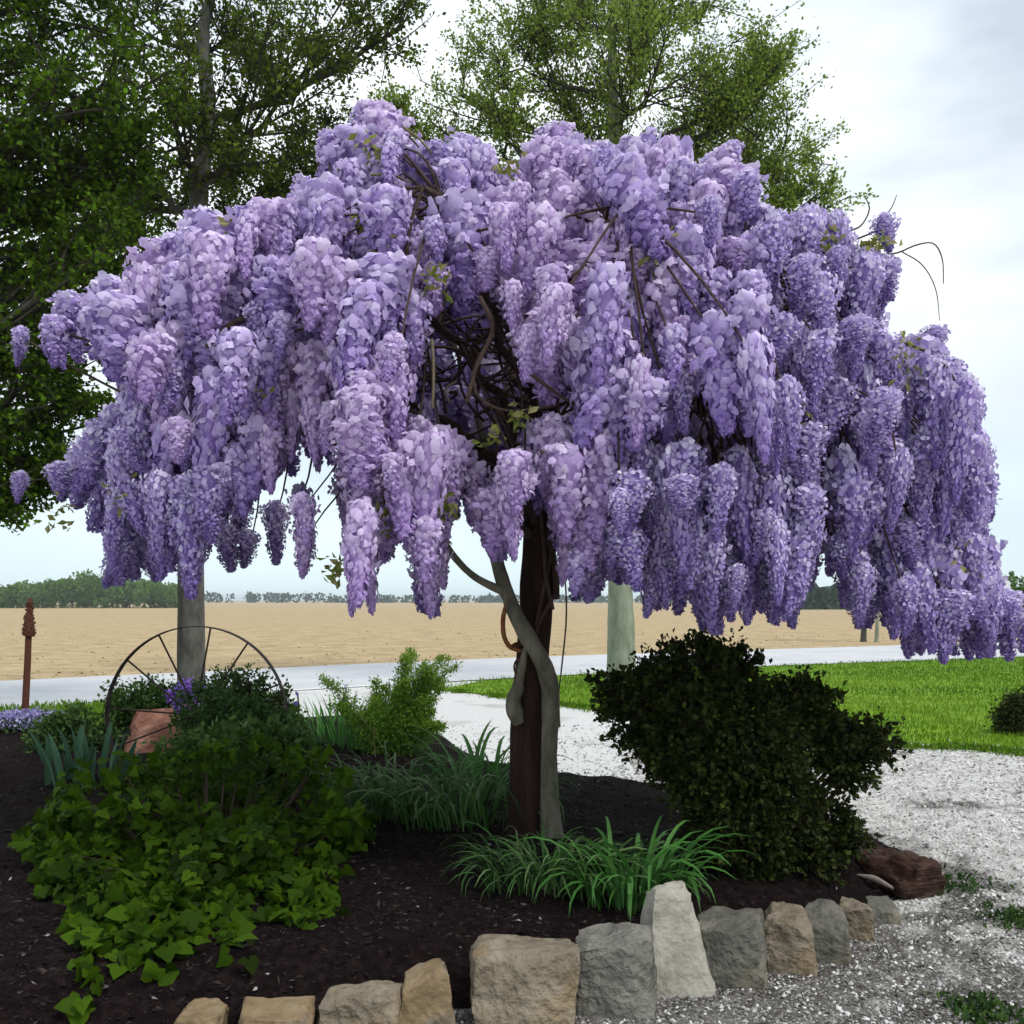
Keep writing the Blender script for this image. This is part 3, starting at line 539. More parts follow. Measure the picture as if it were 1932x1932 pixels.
def raceme(kind, seed):
    thin = kind == 'thin'
    r = np.random.default_rng(seed); K = 2.1; n, ps, g = {'left': (230, .205, (2, 2)), 'pink': (270, .18, (2, 2)), 'fine': (620, .135, (2, 1)), 'thin': (270, .20, (2, 1))}[kind]
    if thin: kind = 'fine'
    t = (np.arange(n) + .5) / n; t = t ** .85; ang = np.arange(n) * 2.39996 + r.normal(size=n) * .35
    def prof(t): return np.where(t < .14, np.sqrt(t / .14), np.maximum(1 - (t - .14) / .88, 0) ** .58) * .44 + .02
    ph = r.random(3) * 6
    def lumpf(ang, t): return 1 + .17 * np.sin(ang * 2 + t * 9 + ph[0]) + .12 * np.sin(ang * 3 - t * 14 + ph[1])
    cv = r.normal(size=2) * .16
    rd = np.stack([np.cos(ang), np.sin(ang), 0 * ang], 1); ax = np.stack([cv[0] * t ** 2, cv[1] * t ** 2, -t * K], 1)
    P = ax + rd * (prof(t) * lumpf(ang, t) * (1 + .13 * r.normal(size=n)) * r.choice([.72, 1], n, p=[.3, .7]))[:, None]
    jt = .55 if kind == 'fine' else .34; out = nrm(rd * .95 + A([0, 0, -.05]) + r.normal(size=(n, 3)) * jt + (t < .07)[:, None] * A([0, 0, 1.2])); up = A([0, 0, 1.]) + r.normal(size=(n, 3)) * (.4 if kind != 'fine' else 1.2)
    sz = ps * (.7 + .6 * r.random(n)) * (1.08 - .5 * t)
    tint = np.stack([np.clip(r.random(n) * .8 + .3 * (1 - t) ** 2, 0, 1), t, 0 * t], 1)
    up_n = nrm(up - out * (up * out).sum(1, keepdims=True))
    b = petals(P - up_n * sz[:, None] * .45, out, up, sz * .62, sz, .45 + .4 * r.random(n), .6, g[0], g[1], tint)
    t2 = tint.copy(); t2[:, 1] = np.clip(t2[:, 1] + .3, 0, 1)
    k = petals(P - up_n * sz[:, None] * .15 + out * sz[:, None] * .12, out + A([0, 0, -.5]), -up_n, sz * .36, sz * .75, .5, .3, 2 if kind != 'fine' else 1, 1, t2)
    if kind == 'fine': b = discs(P, out, sz * .5, .35, tint, r)
    th, tt = np.meshgrid(np.linspace(0, 2 * np.pi, 9)[:-1], np.linspace(.02, .97, 9)); rr_ = prof(tt) * lumpf(th, tt) * ((.70 if kind != 'fine' else .58) + .1 * r.random(th.shape))
    V = np.stack([cv[0] * tt ** 2 + rr_ * np.cos(th), cv[1] * tt ** 2 + rr_ * np.sin(th), -tt * K], -1).reshape(-1, 3)
    i, j = np.meshgrid(np.arange(8), np.arange(8), indexing='ij'); Fq = np.stack([i * 8 + j, i * 8 + (j + 1) % 8, (i + 1) * 8 + (j + 1) % 8, (i + 1) * 8 + j], -1).reshape(-1, 4)
    core = (V, Fq, np.stack([np.full(72, .1), np.clip(tt.ravel() + .45, 0, 1), np.zeros(72)], 1))
    return [(p[0] / A([1, 1, K]), p[1], p[2]) for p in ((b, k, core) if kind != 'fine' else (b, core))]
VAR = {k: [raceme(k, 100 + 10 * i + j) for j in range(5)] for i, k in enumerate(PET)}; THIN = [raceme('thin', 170 + j) for j in range(5)]
VME = {k: [make_mesh('raceme', p, PET[k]) for p in v] for k, v in VAR.items()}
order = sorted(range(len(RAC)), key=lambda i: (RAC[i][5] > 0, -RAC[i][2] * RAC[i][3]))
single = set(order[:296]); stuff = {k: [] for k in PET}; tops = []
for i, (px, py, w, ln, Y, lay) in enumerate(RAC):
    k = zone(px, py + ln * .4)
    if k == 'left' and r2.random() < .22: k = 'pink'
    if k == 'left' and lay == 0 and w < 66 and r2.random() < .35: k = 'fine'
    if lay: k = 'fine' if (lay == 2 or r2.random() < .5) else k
    top = W(px, py, Y); Lm = ln / F * Y * 1.0; wm = w / F * Y * .92
    eu = Euler((r2.normal() * .10, r2.normal() * .10 + .10 * (px - 985) / 960 * -1, r2.random() * 6.28)); Mx = eu.to_matrix()
    tops.append((top, lay)); j = int(r2.integers(0, 5))
    if i in single:
        o = bpy.data.objects.new('raceme', VME[k][j]); C.objects.link(o); o.parent = wis
        o.location = tuple(top - A(wis['_o'])); o.rotation_euler = eu; o.scale = (wm, wm, Lm)
    else:
        Mn = A(Mx); bb = r2.random()
        for V, Fq, T in (THIN if k == 'fine' and lay else VAR[k])[j]:
            T2 = T.copy(); T2[:, 2] = bb; stuff[k].append(((V * A([wm, wm, Lm])) @ Mn.T + top, Fq, T2))
for k in PET:
    if stuff[k]: obj('inner_racemes', stuff[k], PET[k], wis, kind='stuff')

# trunk, limbs, twigs
def path(lst, Y0, dy=0):
    return A([W(p[0], p[1], Y0 + (p[3] if len(p) > 3 else dy)) for p in lst]), A([p[2] for p in lst]) / F * Y0 / 2
def vine(name, lst, mat, n=10, k=40, Y0=None, parent=wis, rough_=.12):
    P, R = path(lst, Y0 or YT); Q = spline(P, k); RR = np.interp(np.linspace(0, 1, k), np.linspace(0, 1, len(R)), R); V, Fq = tube(Q, RR, n)
    V = V + nrm(V - np.repeat(Q, n, 0)) * (vnoise(V, 16) * 2 * rough_ * RR.mean())[:, None]
    return obj(name, [(V, Fq)], mat, parent)
vine('trunk', [(1041, 1600, 52, 0), (1039, 1570, 46, 0), (1034, 1500, 40, 0), (1033, 1410, 38, 0), (1037, 1355, 37, -.02), (1038, 1301, 33, -.08), (1022, 1247, 32, -.16), (996, 1204, 32, -.18), (974, 1161, 29, -.15), (957, 1121, 27, -.08), (940, 1067, 24, .0), (930, 1000, 20, .05), (925, 900, 17, .1), (900, 780, 13, .1)], m_bark_vine, 12, 70)
vine('limb', [(956, 1119, 17, -.08), (901, 1092, 14, -.12), (865, 1060, 13, -.2), (840, 1024, 12, -.3), (826, 988, 11, -.4), (797, 968, 9, -.5), (740, 955, 6, -.6)], m_bark_vine, 8, 40)
vine('dead_vine', [(979, 1366, 20, -.10), (971, 1345, 30, -.10), (970, 1319, 30, -.10), (980, 1283, 18, -.12), (988, 1240, 12, -.13), (995, 1200, 8, -.14)], m_bark_vine, 8, 30, rough_=.35)
vine('side_vine', [(1048, 1372, 20, -.02), (1044, 1345, 26, -.03), (1046, 1300, 20, -.03), (1040, 1270, 10, -.06)], m_bark_vine, 8, 24)
for a in ([(1043, 1150, 9, -.10), (1030, 1090, 9, -.12), (1026, 1030, 8, -.12), (1020, 960, 7, -.1)], [(1050, 1130, 14, -.02), (1046, 1060, 13, -.05), (1030, 1000, 12, -.05), (1015, 920, 10, 0)], [(1012, 1180, 8, -.11), (1026, 1110, 8, -.12), (1040, 1040, 7, -.1), (1048, 950, 6, -.05)], [(1052, 1110, 7, .0), (1036, 1140, 8, -.1), (1018, 1175, 7, -.12), (1004, 1220, 6, -.12)]):
    vine('twining_stem', a, m_twig, 6, 24)
vine('hanging_tendril', [(1060, 1060, 3, -.3), (1067, 1103, 3, -.3), (1068, 1175, 3, -.3), (1059, 1265, 3, -.3), (1054, 1308, 2, -.3)], m_twig, 4, 24)
hd = W(1020, 985, YT); limbs = []; LP = []
r3 = np.random.default_rng(9)
for i in range(18):
    az = i / 18 * 6.283 + r3.normal() * .12; rr = .55 + .35 * r3.random(); ex, ey = 2.45 * math.cos(az) * rr, 1.25 * math.sin(az) * rr
    zt = 3.55 - 1.2 * (rr * abs(math.cos(az))) ** 1.6 - .35 * r3.random(); end = A([hd[0] + ex, YT + ey, zt]); st = hd + A([.04 * math.cos(az), .04 * math.sin(az), r3.random() * .25 - .1])
    mid = A([hd[0] + ex * .3, YT + ey * .3, zt - .05]); P = bez(st, mid, end, 16); P[1:-1] += r3.normal(size=(14, 3)) * .03; LP.append(P)
    obj('limb', [tube(P, np.linspace(.034, .012, 16), 6)], m_twig, wis)
LPa = np.concatenate([p[3:] for p in LP]); tw = []
for top, lay in tops:
    if lay == 2 and r3.random() < .5: continue
    d = np.linalg.norm(LPa - top, axis=1) + 1.2 * np.maximum(LPa[:, 2] - top[2], 0) * 0; s_ = LPa[np.argmin(d + .55 * r3.random(len(d)))]
    e_ = top + A([0, .05, -.06]); mid = (s_ + e_) / 2 + A([0, 0, .03 * np.linalg.norm(e_ - s_)]) + r3.normal(size=3) * .06
    tw.append(tube(bez(s_, mid, e_, 6), np.linspace(.009, .004, 6), 4))
for _ in range(70):      # bare tangled stems in the open heart of the crown
    a = W(780 + 260 * r3.random(), 560 + 330 * r3.random(), YT - .4 + .6 * r3.random()); b = a + np.clip(r3.normal(size=3), -1, 1) * A([.35, .3, .28]); tw.append(tube(bez(a, (a + b) / 2 + r3.normal(size=3) * .12, b, 7), np.linspace(.010, .005, 7), 4))
obj('twigs', tw, m_twig, wis, kind='stuff')
for lst in ([(1650, 480, 4), (1690, 478, 3.4), (1730, 462, 3), (1762, 460, 2.6), (1778, 490, 2.2), (1780, 535, 1.6)], [(1700, 474, 2.4), (1740, 500, 2), (1765, 545, 1.8), (1773, 605, 1.2)], [(1600, 437, 4), (1625, 425, 3), (1640, 395, 2.4), (1632, 370, 1.6)], [(1655, 425, 3), (1680, 395, 2), (1692, 368, 1.4)], [(760, 240, 5), (790, 262, 4), (815, 290, 4)], [(700, 330, 5), (740, 330, 4), (775, 345, 3)], [(390, 655, 8), (440, 610, 9), (500, 588, 8), (560, 578, 6)], [(1460, 770, 7), (1500, 820, 8), (1545, 880, 6)], [(985, 690, 6), (1020, 720, 6), (1080, 760, 5), (1140, 768, 4)], [(1020, 850, 5), (1050, 880, 6), (1075, 900, 5)], [(905, 560, 7), (930, 620, 8), (900, 690, 7), (880, 760, 6)], [(815, 640, 5), (818, 700, 5), (816, 770, 4)], [(860, 720, 4), (840, 735, 4), (848, 760, 3)], [(890, 700, 4), (905, 750, 4), (960, 775, 4), (1050, 765, 3)]):
    cx, cy = lst[len(lst) // 2][:2]; vine('tendril', [(p[0], p[1], p[2], -1.15 * front_depth(cx, cy) - (.12 if cx < 1560 else -.1)) for p in lst], m_tendril if len(lst) == 3 and lst[0][2] > 4 else m_twig, 5, 20)
lv = []
for px, py, rp, n in [(720, 480, 30, 46), (745, 962, 40, 90), (830, 955, 30, 40), (820, 530, 24, 30), (690, 420, 26, 26), (920, 830, 22, 20), (985, 790, 24, 20), (495, 735, 14, 6), (430, 430, 14, 8), (1690, 680, 50, 60), (1480, 760, 50, 34), (1650, 460, 22, 40), (1560, 450, 30, 26), (250, 930, 40, 60), (960, 310, 24, 24), (700, 290, 40, 34), (1130, 290, 24, 20), (1240, 470, 30, 20), (1500, 1000, 40, 26), (1800, 1060, 40, 40), (110, 970, 30, 22), (640, 1080, 30, 30)]:
    Y = YT - 1.2 * front_depth(px, py) - .12; c = W(px, py, Y); P = c + r3.normal(size=(n, 3)) * rp / F * Y * .5; lv.append(leaf_quads(P, r3.normal(size=(n, 3)) + A([0, -.4, -.5]), .035 + .03 * r3.random(n), wid=.25))
obj('young_leaves', lv, M('young_leaf', [(.12, .16, .03), (.22, .24, .06), (.34, .30, .14)], tint=True, trans=.35), wis, smooth=False, kind='stuff')

# post and hook
pb = on_bed(990, 1572); Yp_ = YT + .02
pst = thing('wooden_post', (W(990, 0, Yp_)[0], Yp_, pb[2] - .02), 'dark brown weathered wooden post carrying the wisteria', 'post')
Q = A([W(988, 1604, Yp_), W(990, 1560, Yp_), W(996, 1400, Yp_), W(1004, 1250, Yp_), W(1014, 1100, Yp_), W(1021, 985, Yp_), W(1024, 940, Yp_)]); Q = spline(Q, 40); k = 40
pv = []
for prt in capped(Q, np.linspace(.102, .088, k), 16): pv.append((prt[0] + vnoise(prt[0] * A([4, 4, .8]), 6)[:, None] * .02, prt[1]))
obj('shaft', pv, m_post, pst)
hk = thing('iron_hook', W(975, 1222, YT - .12), 'rusty orange curved hook with rings hung on the wooden post', 'hook')
vine('hook', [(962, 1128, 6, -.12), (954, 1145, 8, -.13), (949, 1170, 9, -.14), (951, 1200, 9, -.14), (962, 1220, 9, -.13), (982, 1228, 8, -.11)], m_copper, 8, 30, parent=hk, rough_=.03)
vine('bracket', [(964, 1222, 8, -.13), (975, 1216, 10, -.12), (990, 1214, 8, -.1)], m_rust, 6, 12, parent=hk)
for cx, cy, rx, ry in ((979, 1259, 9, 15), (981, 1280, 8, 10)):
    t = np.linspace(0, 2 * np.pi, 22); P = A([W(cx + rx * math.cos(a), cy + ry * math.sin(a), YT - .13) for a in t]); obj('ring', [tube(P, .006, 6)], m_rust, hk)

# ---------------------------------------------------------------- edging stones
def stone(label, px, py_base, wpx, hpx, dep, mat, yaw=0., taper=(.9, .9), lean=(0, 0), tops=(0, 0), rnd=.16, seed=0, dz=0., bulge=.05, nm='edging_stone', res=18):
    c = G(px, py_base); Y = c[1]; w, h = wpx / F * Y, hpx / F * Y - (.055 if nm == 'edging_stone' else 0)
    u = np.linspace(-1, 1, res); a, b = np.meshgrid(u, u, indexing='ij'); faces = []; off = 0; Vs = []
    q0 = (np.arange(res - 1)[:, None] * res + np.arange(res - 1)[None]).ravel(); q = np.stack([q0, q0 + res, q0 + res + 1, q0 + 1], 1)
    o = np.ones_like(a)
    for f, fl in ((np.stack([o, a, b], -1), 0), (np.stack([-o, a, b], -1), 1), (np.stack([a, o, b], -1), 1), (np.stack([a, -o, b], -1), 0), (np.stack([a, b, o], -1), 0), (np.stack([a, b, -o], -1), 1)):
        Vs.append(f.reshape(-1, 3)); faces.append((q[:, ::-1] if fl else q) + off); off += res * res
    V = np.concatenate(Vs); Fq = np.concatenate(faces)
    sd = A([seed * 3.7, seed * 1.3, seed * 7.1]); rs = np.random.default_rng(seed + 500)
    V *= 1.04
    for q in range(16):      # split faces: cut the block by planes so it keeps flat facets and sharp arrises
        if q < 7:
            nv = nrm(rs.choice([-1, 1], 3) * (rs.random(3) ** 2 + .05)); dd = (np.abs(nv).sum()) * (.80 + .10 * rs.random()) if rnd < .19 else np.abs(nv).sum() * (.70 + .10 * rs.random())
        else:
            k_ = q % 3; nv = np.zeros(3); nv[k_] = rs.choice([-1, 1]); nv = nrm(nv + rs.normal(size=3) * .13); dd = .93 + .07 * rs.random()
        ex_ = np.maximum(V @ nv - dd, 0); V = V - ex_[:, None] * nv
    z01 = np.clip((V[:, 2] + 1) / 2, 0, 1); V[:, 0] *= 1 - (1 - taper[0]) * z01; V[:, 1] *= 1 - (1 - taper[1]) * z01
    V[:, 2] += z01 * (tops[0] * V[:, 0] + tops[1] * V[:, 1]); V[:, 0] += lean[0] * z01; V[:, 1] += lean[1] * z01
    for fq, am in ((1.1, .10), (3.1, .05), (8, .030)):
        V = V + am * 2 * np.stack([vnoise(V + sd, fq), vnoise(V + sd + 20, fq), vnoise(V + sd + 40, fq)], -1)
    if nm == 'red_rock':
        ph_ = V @ A([-2.2, 1.1, 3.4]) + 1.6 * vnoise(V + sd, 1.7); V = V * (1 - .11 * sstep(.55, .95, np.sin(ph_ * 2.1)))[:, None]
    V = V * A([w / 2, dep / 2, h / 2 + .03]); cy, sy = math.cos(yaw), math.sin(yaw)
    V = np.stack([V[:, 0] * cy - V[:, 1] * sy, V[:, 0] * sy + V[:, 1] * cy, V[:, 2]], -1)
    loc = A([c[0], Y + dep * .45, 0.0]); V = V + loc + A([0, 0, h / 2 - .03 + dz])
    me_o = solo(nm, [(V, Fq)], m_stone[mat], loc, label=label, cat='stone', group='stones edging the bed' if nm == 'edging_stone' else None)
    import bmesh
    bm = bmesh.new(); bm.from_mesh(me_o.data); bmesh.ops.remove_doubles(bm, verts=bm.verts, dist=.0008); bm.to_mesh(me_o.data); bm.free()
    for pl in me_o.data.polygons: pl.use_smooth = True
    return me_o
stone('small ochre edging stone half sunk below the broad leaved shrub', 362, 1990, 95, 92, .22, 'ochre', .1, (.85, .8), seed=1)
stone('long low tan edging stone between the small ochre stone and the flat slab', 512, 1985, 140, 92, .22, 'ochre', .05, (.95, .8), seed=2, rnd=.14)
stone('flat tan slab of edging stone next to the upright brick shaped stone', 668, 1975, 165, 115, .24, 'tan', -.08, (.93, .7), tops=(.08, .1), seed=3, rnd=.13)
stone('upright brick shaped ochre stone with an empty gap of soil beside it', 800, 1965, 112, 142, .20, 'ochre', .12, (.85, .85), lean=(-.10, .1), tops=(.06, .05), seed=4, rnd=.13)
stone('largest tan and grey boulder of the row with a slanted pale top', 990, 1950, 205, 172, .34, 'tan', .06, (.9, .82), tops=(.10, .12), seed=5, rnd=.16)
stone('big rounded grey boulder between the largest boulder and the leaning slab', 1168, 1925, 168, 172, .34, 'grey', -.15, (.86, .85), tops=(-.04, .1), seed=6, rnd=.2)
stone('tall pale wedge shaped slab leaning back under the daylily leaves', 1290, 1888, 148, 215, .16, 'pale', .12, (.52, .8), lean=(-.18, 1.3), seed=7, rnd=.15)
stone('square grey and tan block next to the tall pale slab', 1394, 1868, 140, 142, .30, 'slate', -.28, (.92, .9), tops=(.03, .08), seed=8, rnd=.15)
stone('small tan block between the square block and the slate grey one', 1500, 1840, 98, 125, .28, 'tan', -.2, (.9, .9), tops=(-.05, .1), seed=9, rnd=.14)
stone('narrow slate grey upright stone beside the small tan block', 1572, 1818, 82, 112, .26, 'slate', -.25, (.95, .9), tops=(.05, .1), seed=10, rnd=.13)
stone('thin rough tan stone between the slate stone and the log', 1628, 1775, 66, 85, .22, 'tan', -.3, (.9, .9), seed=11, rnd=.16)
stone('dark low stone at the far end of the edging row under the log', 1680, 1745, 70, 52, .26, 'slate', -.2, (.8, .8), seed=12, rnd=.2)
rk = stone('large red brown rock with layered cracks behind the iron wheel', 282, 1475, 190, 125, .55, 'red', .35, (.6, .35), lean=(.25, .75), tops=(.15, .1), seed=14, rnd=.24, nm='red_rock', res=22)
stone('pale grey rock with lavender phlox round it near the rusty post', 40, 1405, 110, 40, .4, 'slate', 0, (.7, .7), seed=15, rnd=.3, nm='garden_rock')
# log at the end of the bed
lc = G(1690, 1700); Yl = lc[1]
lg = thing('weathered_log', (lc[0], Yl, .0), 'weathered reddish bark log lying at the rounded end of the bed', 'log')
P = spline([W(1585, 1660, Yl + .42), W(1640, 1652, Yl + .3), W(1695, 1655, Yl + .16), W(1738, 1672, Yl + .05), W(1748, 1678, Yl + .02)], 30); P[:, 2] = np.minimum(P[:, 2], .10)
cp = capped(P, np.interp(np.linspace(0, 1, 30), [0, .1, .6, .93, 1], [.06, .13, .15, .13, .06]), 26)
pv = []
for V, Fq in cp: V = V + nrm(V - A([0, 0, .1]) - P[np.argmin(((V[:, None] - P[None]) ** 2).sum(-1), 1)] + A([0, 0, .1])) * (vnoise(V * A([2, 2, 7]), 7) * .09)[:, None]; pv.append((V, Fq))
obj('bark', pv, m_log, lg)
P2 = spline([W(1615, 1650, Yl + .12), W(1650, 1658, Yl + .06), W(1685, 1676, Yl - .02)], 12); V, Fq = tube(P2, np.interp(np.linspace(0, 1, 12), [0, .5, 1], [.004, .018, .008]), 8)
obj('bare_wood_streak', [(V, Fq)], m_log_end, lg)

# ---------------------------------------------------------------- wheel and rusty post
YW = 7.5; Rw = 170 / F * YW; wc = W(371, 1351, YW)
wh = thing('wheel_ornament', (wc[0], YW, bz(wc[0], YW)), 'big old spoked iron wheel standing upright among the shrubs', 'ornament')
t = np.linspace(0, 2 * np.pi, 73); rim = wc + Rw * np.stack([np.cos(t), 0 * t, np.sin(t)], 1)
V = []; w2, tk = .035, .007
for a in t[:-1]:
    for rr, yy in ((Rw - tk, -w2), (Rw, -w2), (Rw, w2), (Rw - tk, w2)): V.append(wc + A([rr * math.cos(a), yy, rr * math.sin(a)]))
i, j = np.meshgrid(np.arange(72), np.arange(4), indexing='ij'); Fq = np.stack([i * 4 + j, i * 4 + (j + 1) % 4, ((i + 1) % 72) * 4 + (j + 1) % 4, ((i + 1) % 72) * 4 + j], -1).reshape(-1, 4)
obj('rim', [(A(V), Fq)], m_wheel, wh, smooth=False)
for q in range(12):
    a = math.radians(83 - 30 * q + (2 if q % 2 else -2)); d = A([math.cos(a), 0, math.sin(a)]); sgn = .05 if q % 2 else -.05
    obj('spoke', [tube(A([wc + d * .06 + A([0, sgn, 0]), wc + d * Rw * .5 + A([0, sgn * .5, 0]), wc + d * (Rw - .004)]), .0075, 6)], m_wheel, wh)
obj('hub', capped(A([wc + A([0, y, 0]) for y in (-.1, -.08, -.05, .05, .08, .1)]), A([.045, .055, .075, .075, .055, .045]), 16), m_wheel, wh)
YP = 10.4; pbz = bz(W(48, 0, YP)[0], YP)
rp = thing('rusty_garden_post', (W(47, 0, YP)[0], YP, max(pbz, 0)), 'slim rusty iron garden post topped with a pine cone finial', 'post')
obj('shaft', [tube(A([W(46, 1412, YP), W(48, 1330, YP), W(52, 1250, YP), W(54, 1196, YP)]), A([.036, .036, .034, .032]), 12)], m_rust, rp)
fz = [(54, 1200, 20), (54.3, 1197, 22), (54.5, 1188, 21), (55, 1172, 17), (56, 1155, 11), (56.5, 1143, 9), (57, 1137, 10), (57, 1128, 5)]
P = A([W(a, b, YP) for a, b, _ in fz]); Rr = A([c for *_, c in fz]) / F * YP / 2; PP = spline(P, 30); V, Fq = tube(PP, np.interp(np.linspace(0, 1, 30), np.linspace(0, 1, len(Rr)), Rr), 12)
fin = obj('finial', capped(PP, np.interp(np.linspace(0, 1, 30), np.linspace(0, 1, len(Rr)), Rr), 12), m_rust, rp)
sp_ = []
for q in range(60):
    z = q / 60; a = q * 2.4; ix = int(2 + z * 20); r_ = np.interp(ix / 29, np.linspace(0, 1, len(Rr)), Rr); c = PP[ix]; d = A([math.cos(a), math.sin(a), 0]); sp_.append(leaf_quads(A([c + d * r_ * .9]), A([d * .5 + A([0, 0, 1])]), .035, wid=.45))
fin['_o'] = rp['_o']; obj('scales', sp_, m_rust, fin, smooth=False, kind='stuff'); del fin['_o']

# ---------------------------------------------------------------- shrubs
def ivy_leaf(r, s=1.):
    ang = np.radians([-90, -62, -30, 0, 24, 52, 90, 128, 156, 180, 210, 242]); rad = A([.10, .42, .62, .78, .56, .66, 1.0, .66, .56, .78, .62, .42]) * (.9 + .2 * r.random(12))
    O = np.stack([np.cos(ang) * rad * .62, np.sin(ang) * rad * .62 + .3, 0 * ang], 1); O[:, 2] = -.28 * O[:, 0] ** 2 - .16 * (O[:, 1] - .2) ** 2 + .10 * np.abs(O[:, 0]) + .03 * r.normal(size=12)
    I = O * .5; I[:, 1] = (O[:, 1] - .3) * .5 + .3; I[:, 2] = O[:, 2] * .3 + .012
    V = np.concatenate([O, I, [[0, .3, 0.0]]]) * s; n = 12; j = np.arange(n); j2 = (j + 1) % n
    q = np.stack([j, j2, n + j2, n + j], -1); t = np.stack([n + j, n + j2, np.full(n, 2 * n)], -1); return V, q, t
def leaf_mesh(seed):
    r = np.random.default_rng(seed); V, q, t = ivy_leaf(r); tn = np.full((len(V), 3), .0)
    return V, q, t
IV = [leaf_mesh(s) for s in range(6)]
def two(V, q, t, tn): return [(V, q, np.full((len(V), 3), tn)), (V, t, np.full((len(V), 3), tn))]
IVM = [make_mesh('leaf', two(*v, 0.0), m_ivy) for v in IV]
r4 = np.random.default_rng(21)
SH = [(28, 1580), (60, 1545), (100, 1480), (150, 1440), (230, 1420), (330, 1425), (420, 1390), (520, 1380), (610, 1420), (690, 1480), (705, 1560), (650, 1650), (640, 1720), (560, 1750), (470, 1800), (400, 1860), (300, 1905), (150, 1895), (130, 1800), (60, 1700), (90, 1640)]
def sh_Y(py): return 3.55 + (1905 - py) / 505 * 2.1
sb = on_bed(330, 1700)
shr = thing('leafy_shrub', sb, 'sprawling green shrub with broad ivy shaped leaves in the front corner of the bed', 'shrub')
pts = []
while len(pts) < 4300:
    px, py = 20 + 700 * r4.random(), 1375 + 540 * r4.random()
    if not inpoly(SH, A([px]), A([py]))[0] or vnoise(A([px / 62, py / 48, 11.5])) < -.2: continue
    lump = vnoise(A([px / 95, py / 75, 3.3])) + .5 * vnoise(A([px / 40, py / 40, 7.7])); deep = max(0., r4.random() * 1.6 - .55) * .5
    Y = sh_Y(py) - 1.0 * lump + deep; p = W(px, py, Y); p[2] -= deep * .25
    g = max(0., bz(p[0], p[1]))
    if p[2] < g + .02: p[2] = g + .02 + .05 * r4.random()
    pts.append((p, lump - deep, px, py))
pts.sort(key=lambda q: -q[1] + (-.15 if q[0][1] < 4.6 else 0)); st = []
def leaf_rot(r):
    nn = nrm(A([.1, -.5, .8]) + r.normal(size=3) * .75); tipd = nrm(A([0, -.5, -.55]) + r.normal(size=3) * .7); tipd = nrm(tipd - nn * (tipd @ nn)); return np.stack([np.cross(tipd, nn), tipd, nn], 1)
for i, (p, lum, px, py) in enumerate(pts):
    Rm = leaf_rot(r4); s = (.042 + .06 * r4.random()) * (1.0 if lum > -.1 else .85) * (1.12 if py > 1500 else .9); j = int(r4.integers(0, 6))
    if i < 290:
        o = bpy.data.objects.new('leaf', IVM[j]); C.objects.link(o); o.parent = shr; o.matrix_local = Matrix.LocRotScale(Vector(p - A(shr['_o'])), Matrix(Rm.tolist()).to_quaternion(), Vector((s, s, s)))
    else:
        V, q, t = IV[j]; tn = r4.random(); V2 = (V * s) @ Rm.T + p; st += two(V2, q, t, tn)
obj('inner_leaves', st, m_ivy, shr, kind='stuff')
sm = []
for i in range(0, len(pts), 14):
    p = pts[i][0]; a = A([sb[0] + (p[0] - sb[0]) * .35, sb[1] + .3 + (p[1] - sb[1]) * .35, 0]); a[2] = bz(a[0], a[1]) - .02; sm.append(tube(bez(a, (a + p) / 2 + A([0, .1, -.02]), p - A([0, -.05, .05]), 7), np.linspace(.008, .003, 7), 4))
obj('stems', sm, m_twig, shr, kind='stuff')

def bush(name, label, blobs, mat, nspr, per, lsize, base_pt, group=None, ln=.12, wid=.35, upb=.25, seed=0, cat='shrub', stem=m_twig, shell=.55, tb=0.):
    r = np.random.default_rng(seed); t = thing(name, base_pt, label, cat, group); lv, sm_ = [], []
    wts = A([b[1] ** 2 for b in blobs]); wts = wts / wts.sum()
    for (c, rad), w in zip(blobs, wts):
        c = A(c); k = max(6, int(nspr * w)); d = nrm(r.normal(size=(k, 3))); P0 = c + d * (rad * (shell + (1.0 - shell) * r.random((k, 1)) ** .6)) * A([1, .85, 1])
        P0 = P0 + d * rad * .5 * vnoise(P0 * 1.0, 2.5 / rad * .35 + 2)[:, None]
        ok = P0[:, 2] > base_pt[2] - .02; P0, d = P0[ok], d[ok]; k = len(P0)
        D = nrm(d + r.normal(size=(k, 3)) * .5 + A([0, 0, upb])); L = ln * (.5 + r.random(k)); s_ = r.random((k, per)); P = P0[:, None] + D[:, None] * (L[:, None] * s_)[..., None] + r.normal(size=(k, per, 3)) * L[:, None, None] * .12
        DD = D[:, None] + r.normal(size=(k, per, 3)) * .8; tt = np.clip(tb + .15 + .3 * r.random((k, 1)) + .2 * r.random((k, per)) + .45 * (s_ - .4), 0, 1)
        lv.append(leaf_quads(P.reshape(-1, 3), DD.reshape(-1, 3), lsize * (.6 + .8 * r.random(k * per)), wid=wid, t=tt.ravel(), r=r))
        a = A(base_pt) + A([r.normal() * .05, r.normal() * .05, -.02]); sm_.append(tube(bez(a, (a + c) / 2 + A([0, 0, .1]) + r.normal(size=3) * .05, c, 8), np.linspace(.018, .008, 8), 5))
        for q in range(min(40, k)): sm_.append(tube(bez(c, (c + P0[q]) / 2 + r.normal(size=3) * .03, P0[q] + D[q] * L[q] * .6, 5), np.linspace(.006, .002, 5), 3))
    obj('stems', sm_, stem, t, kind='stuff'); obj('foliage', lv, mat, t, smooth=False, kind='stuff'); return t
def BB(lst, Y): return [(W(px, py, Y + dy), rp_ / F * Y) for px, py, rp_, dy in lst]
yb = on_bed(1420, 1620); YY_ = yb[1]
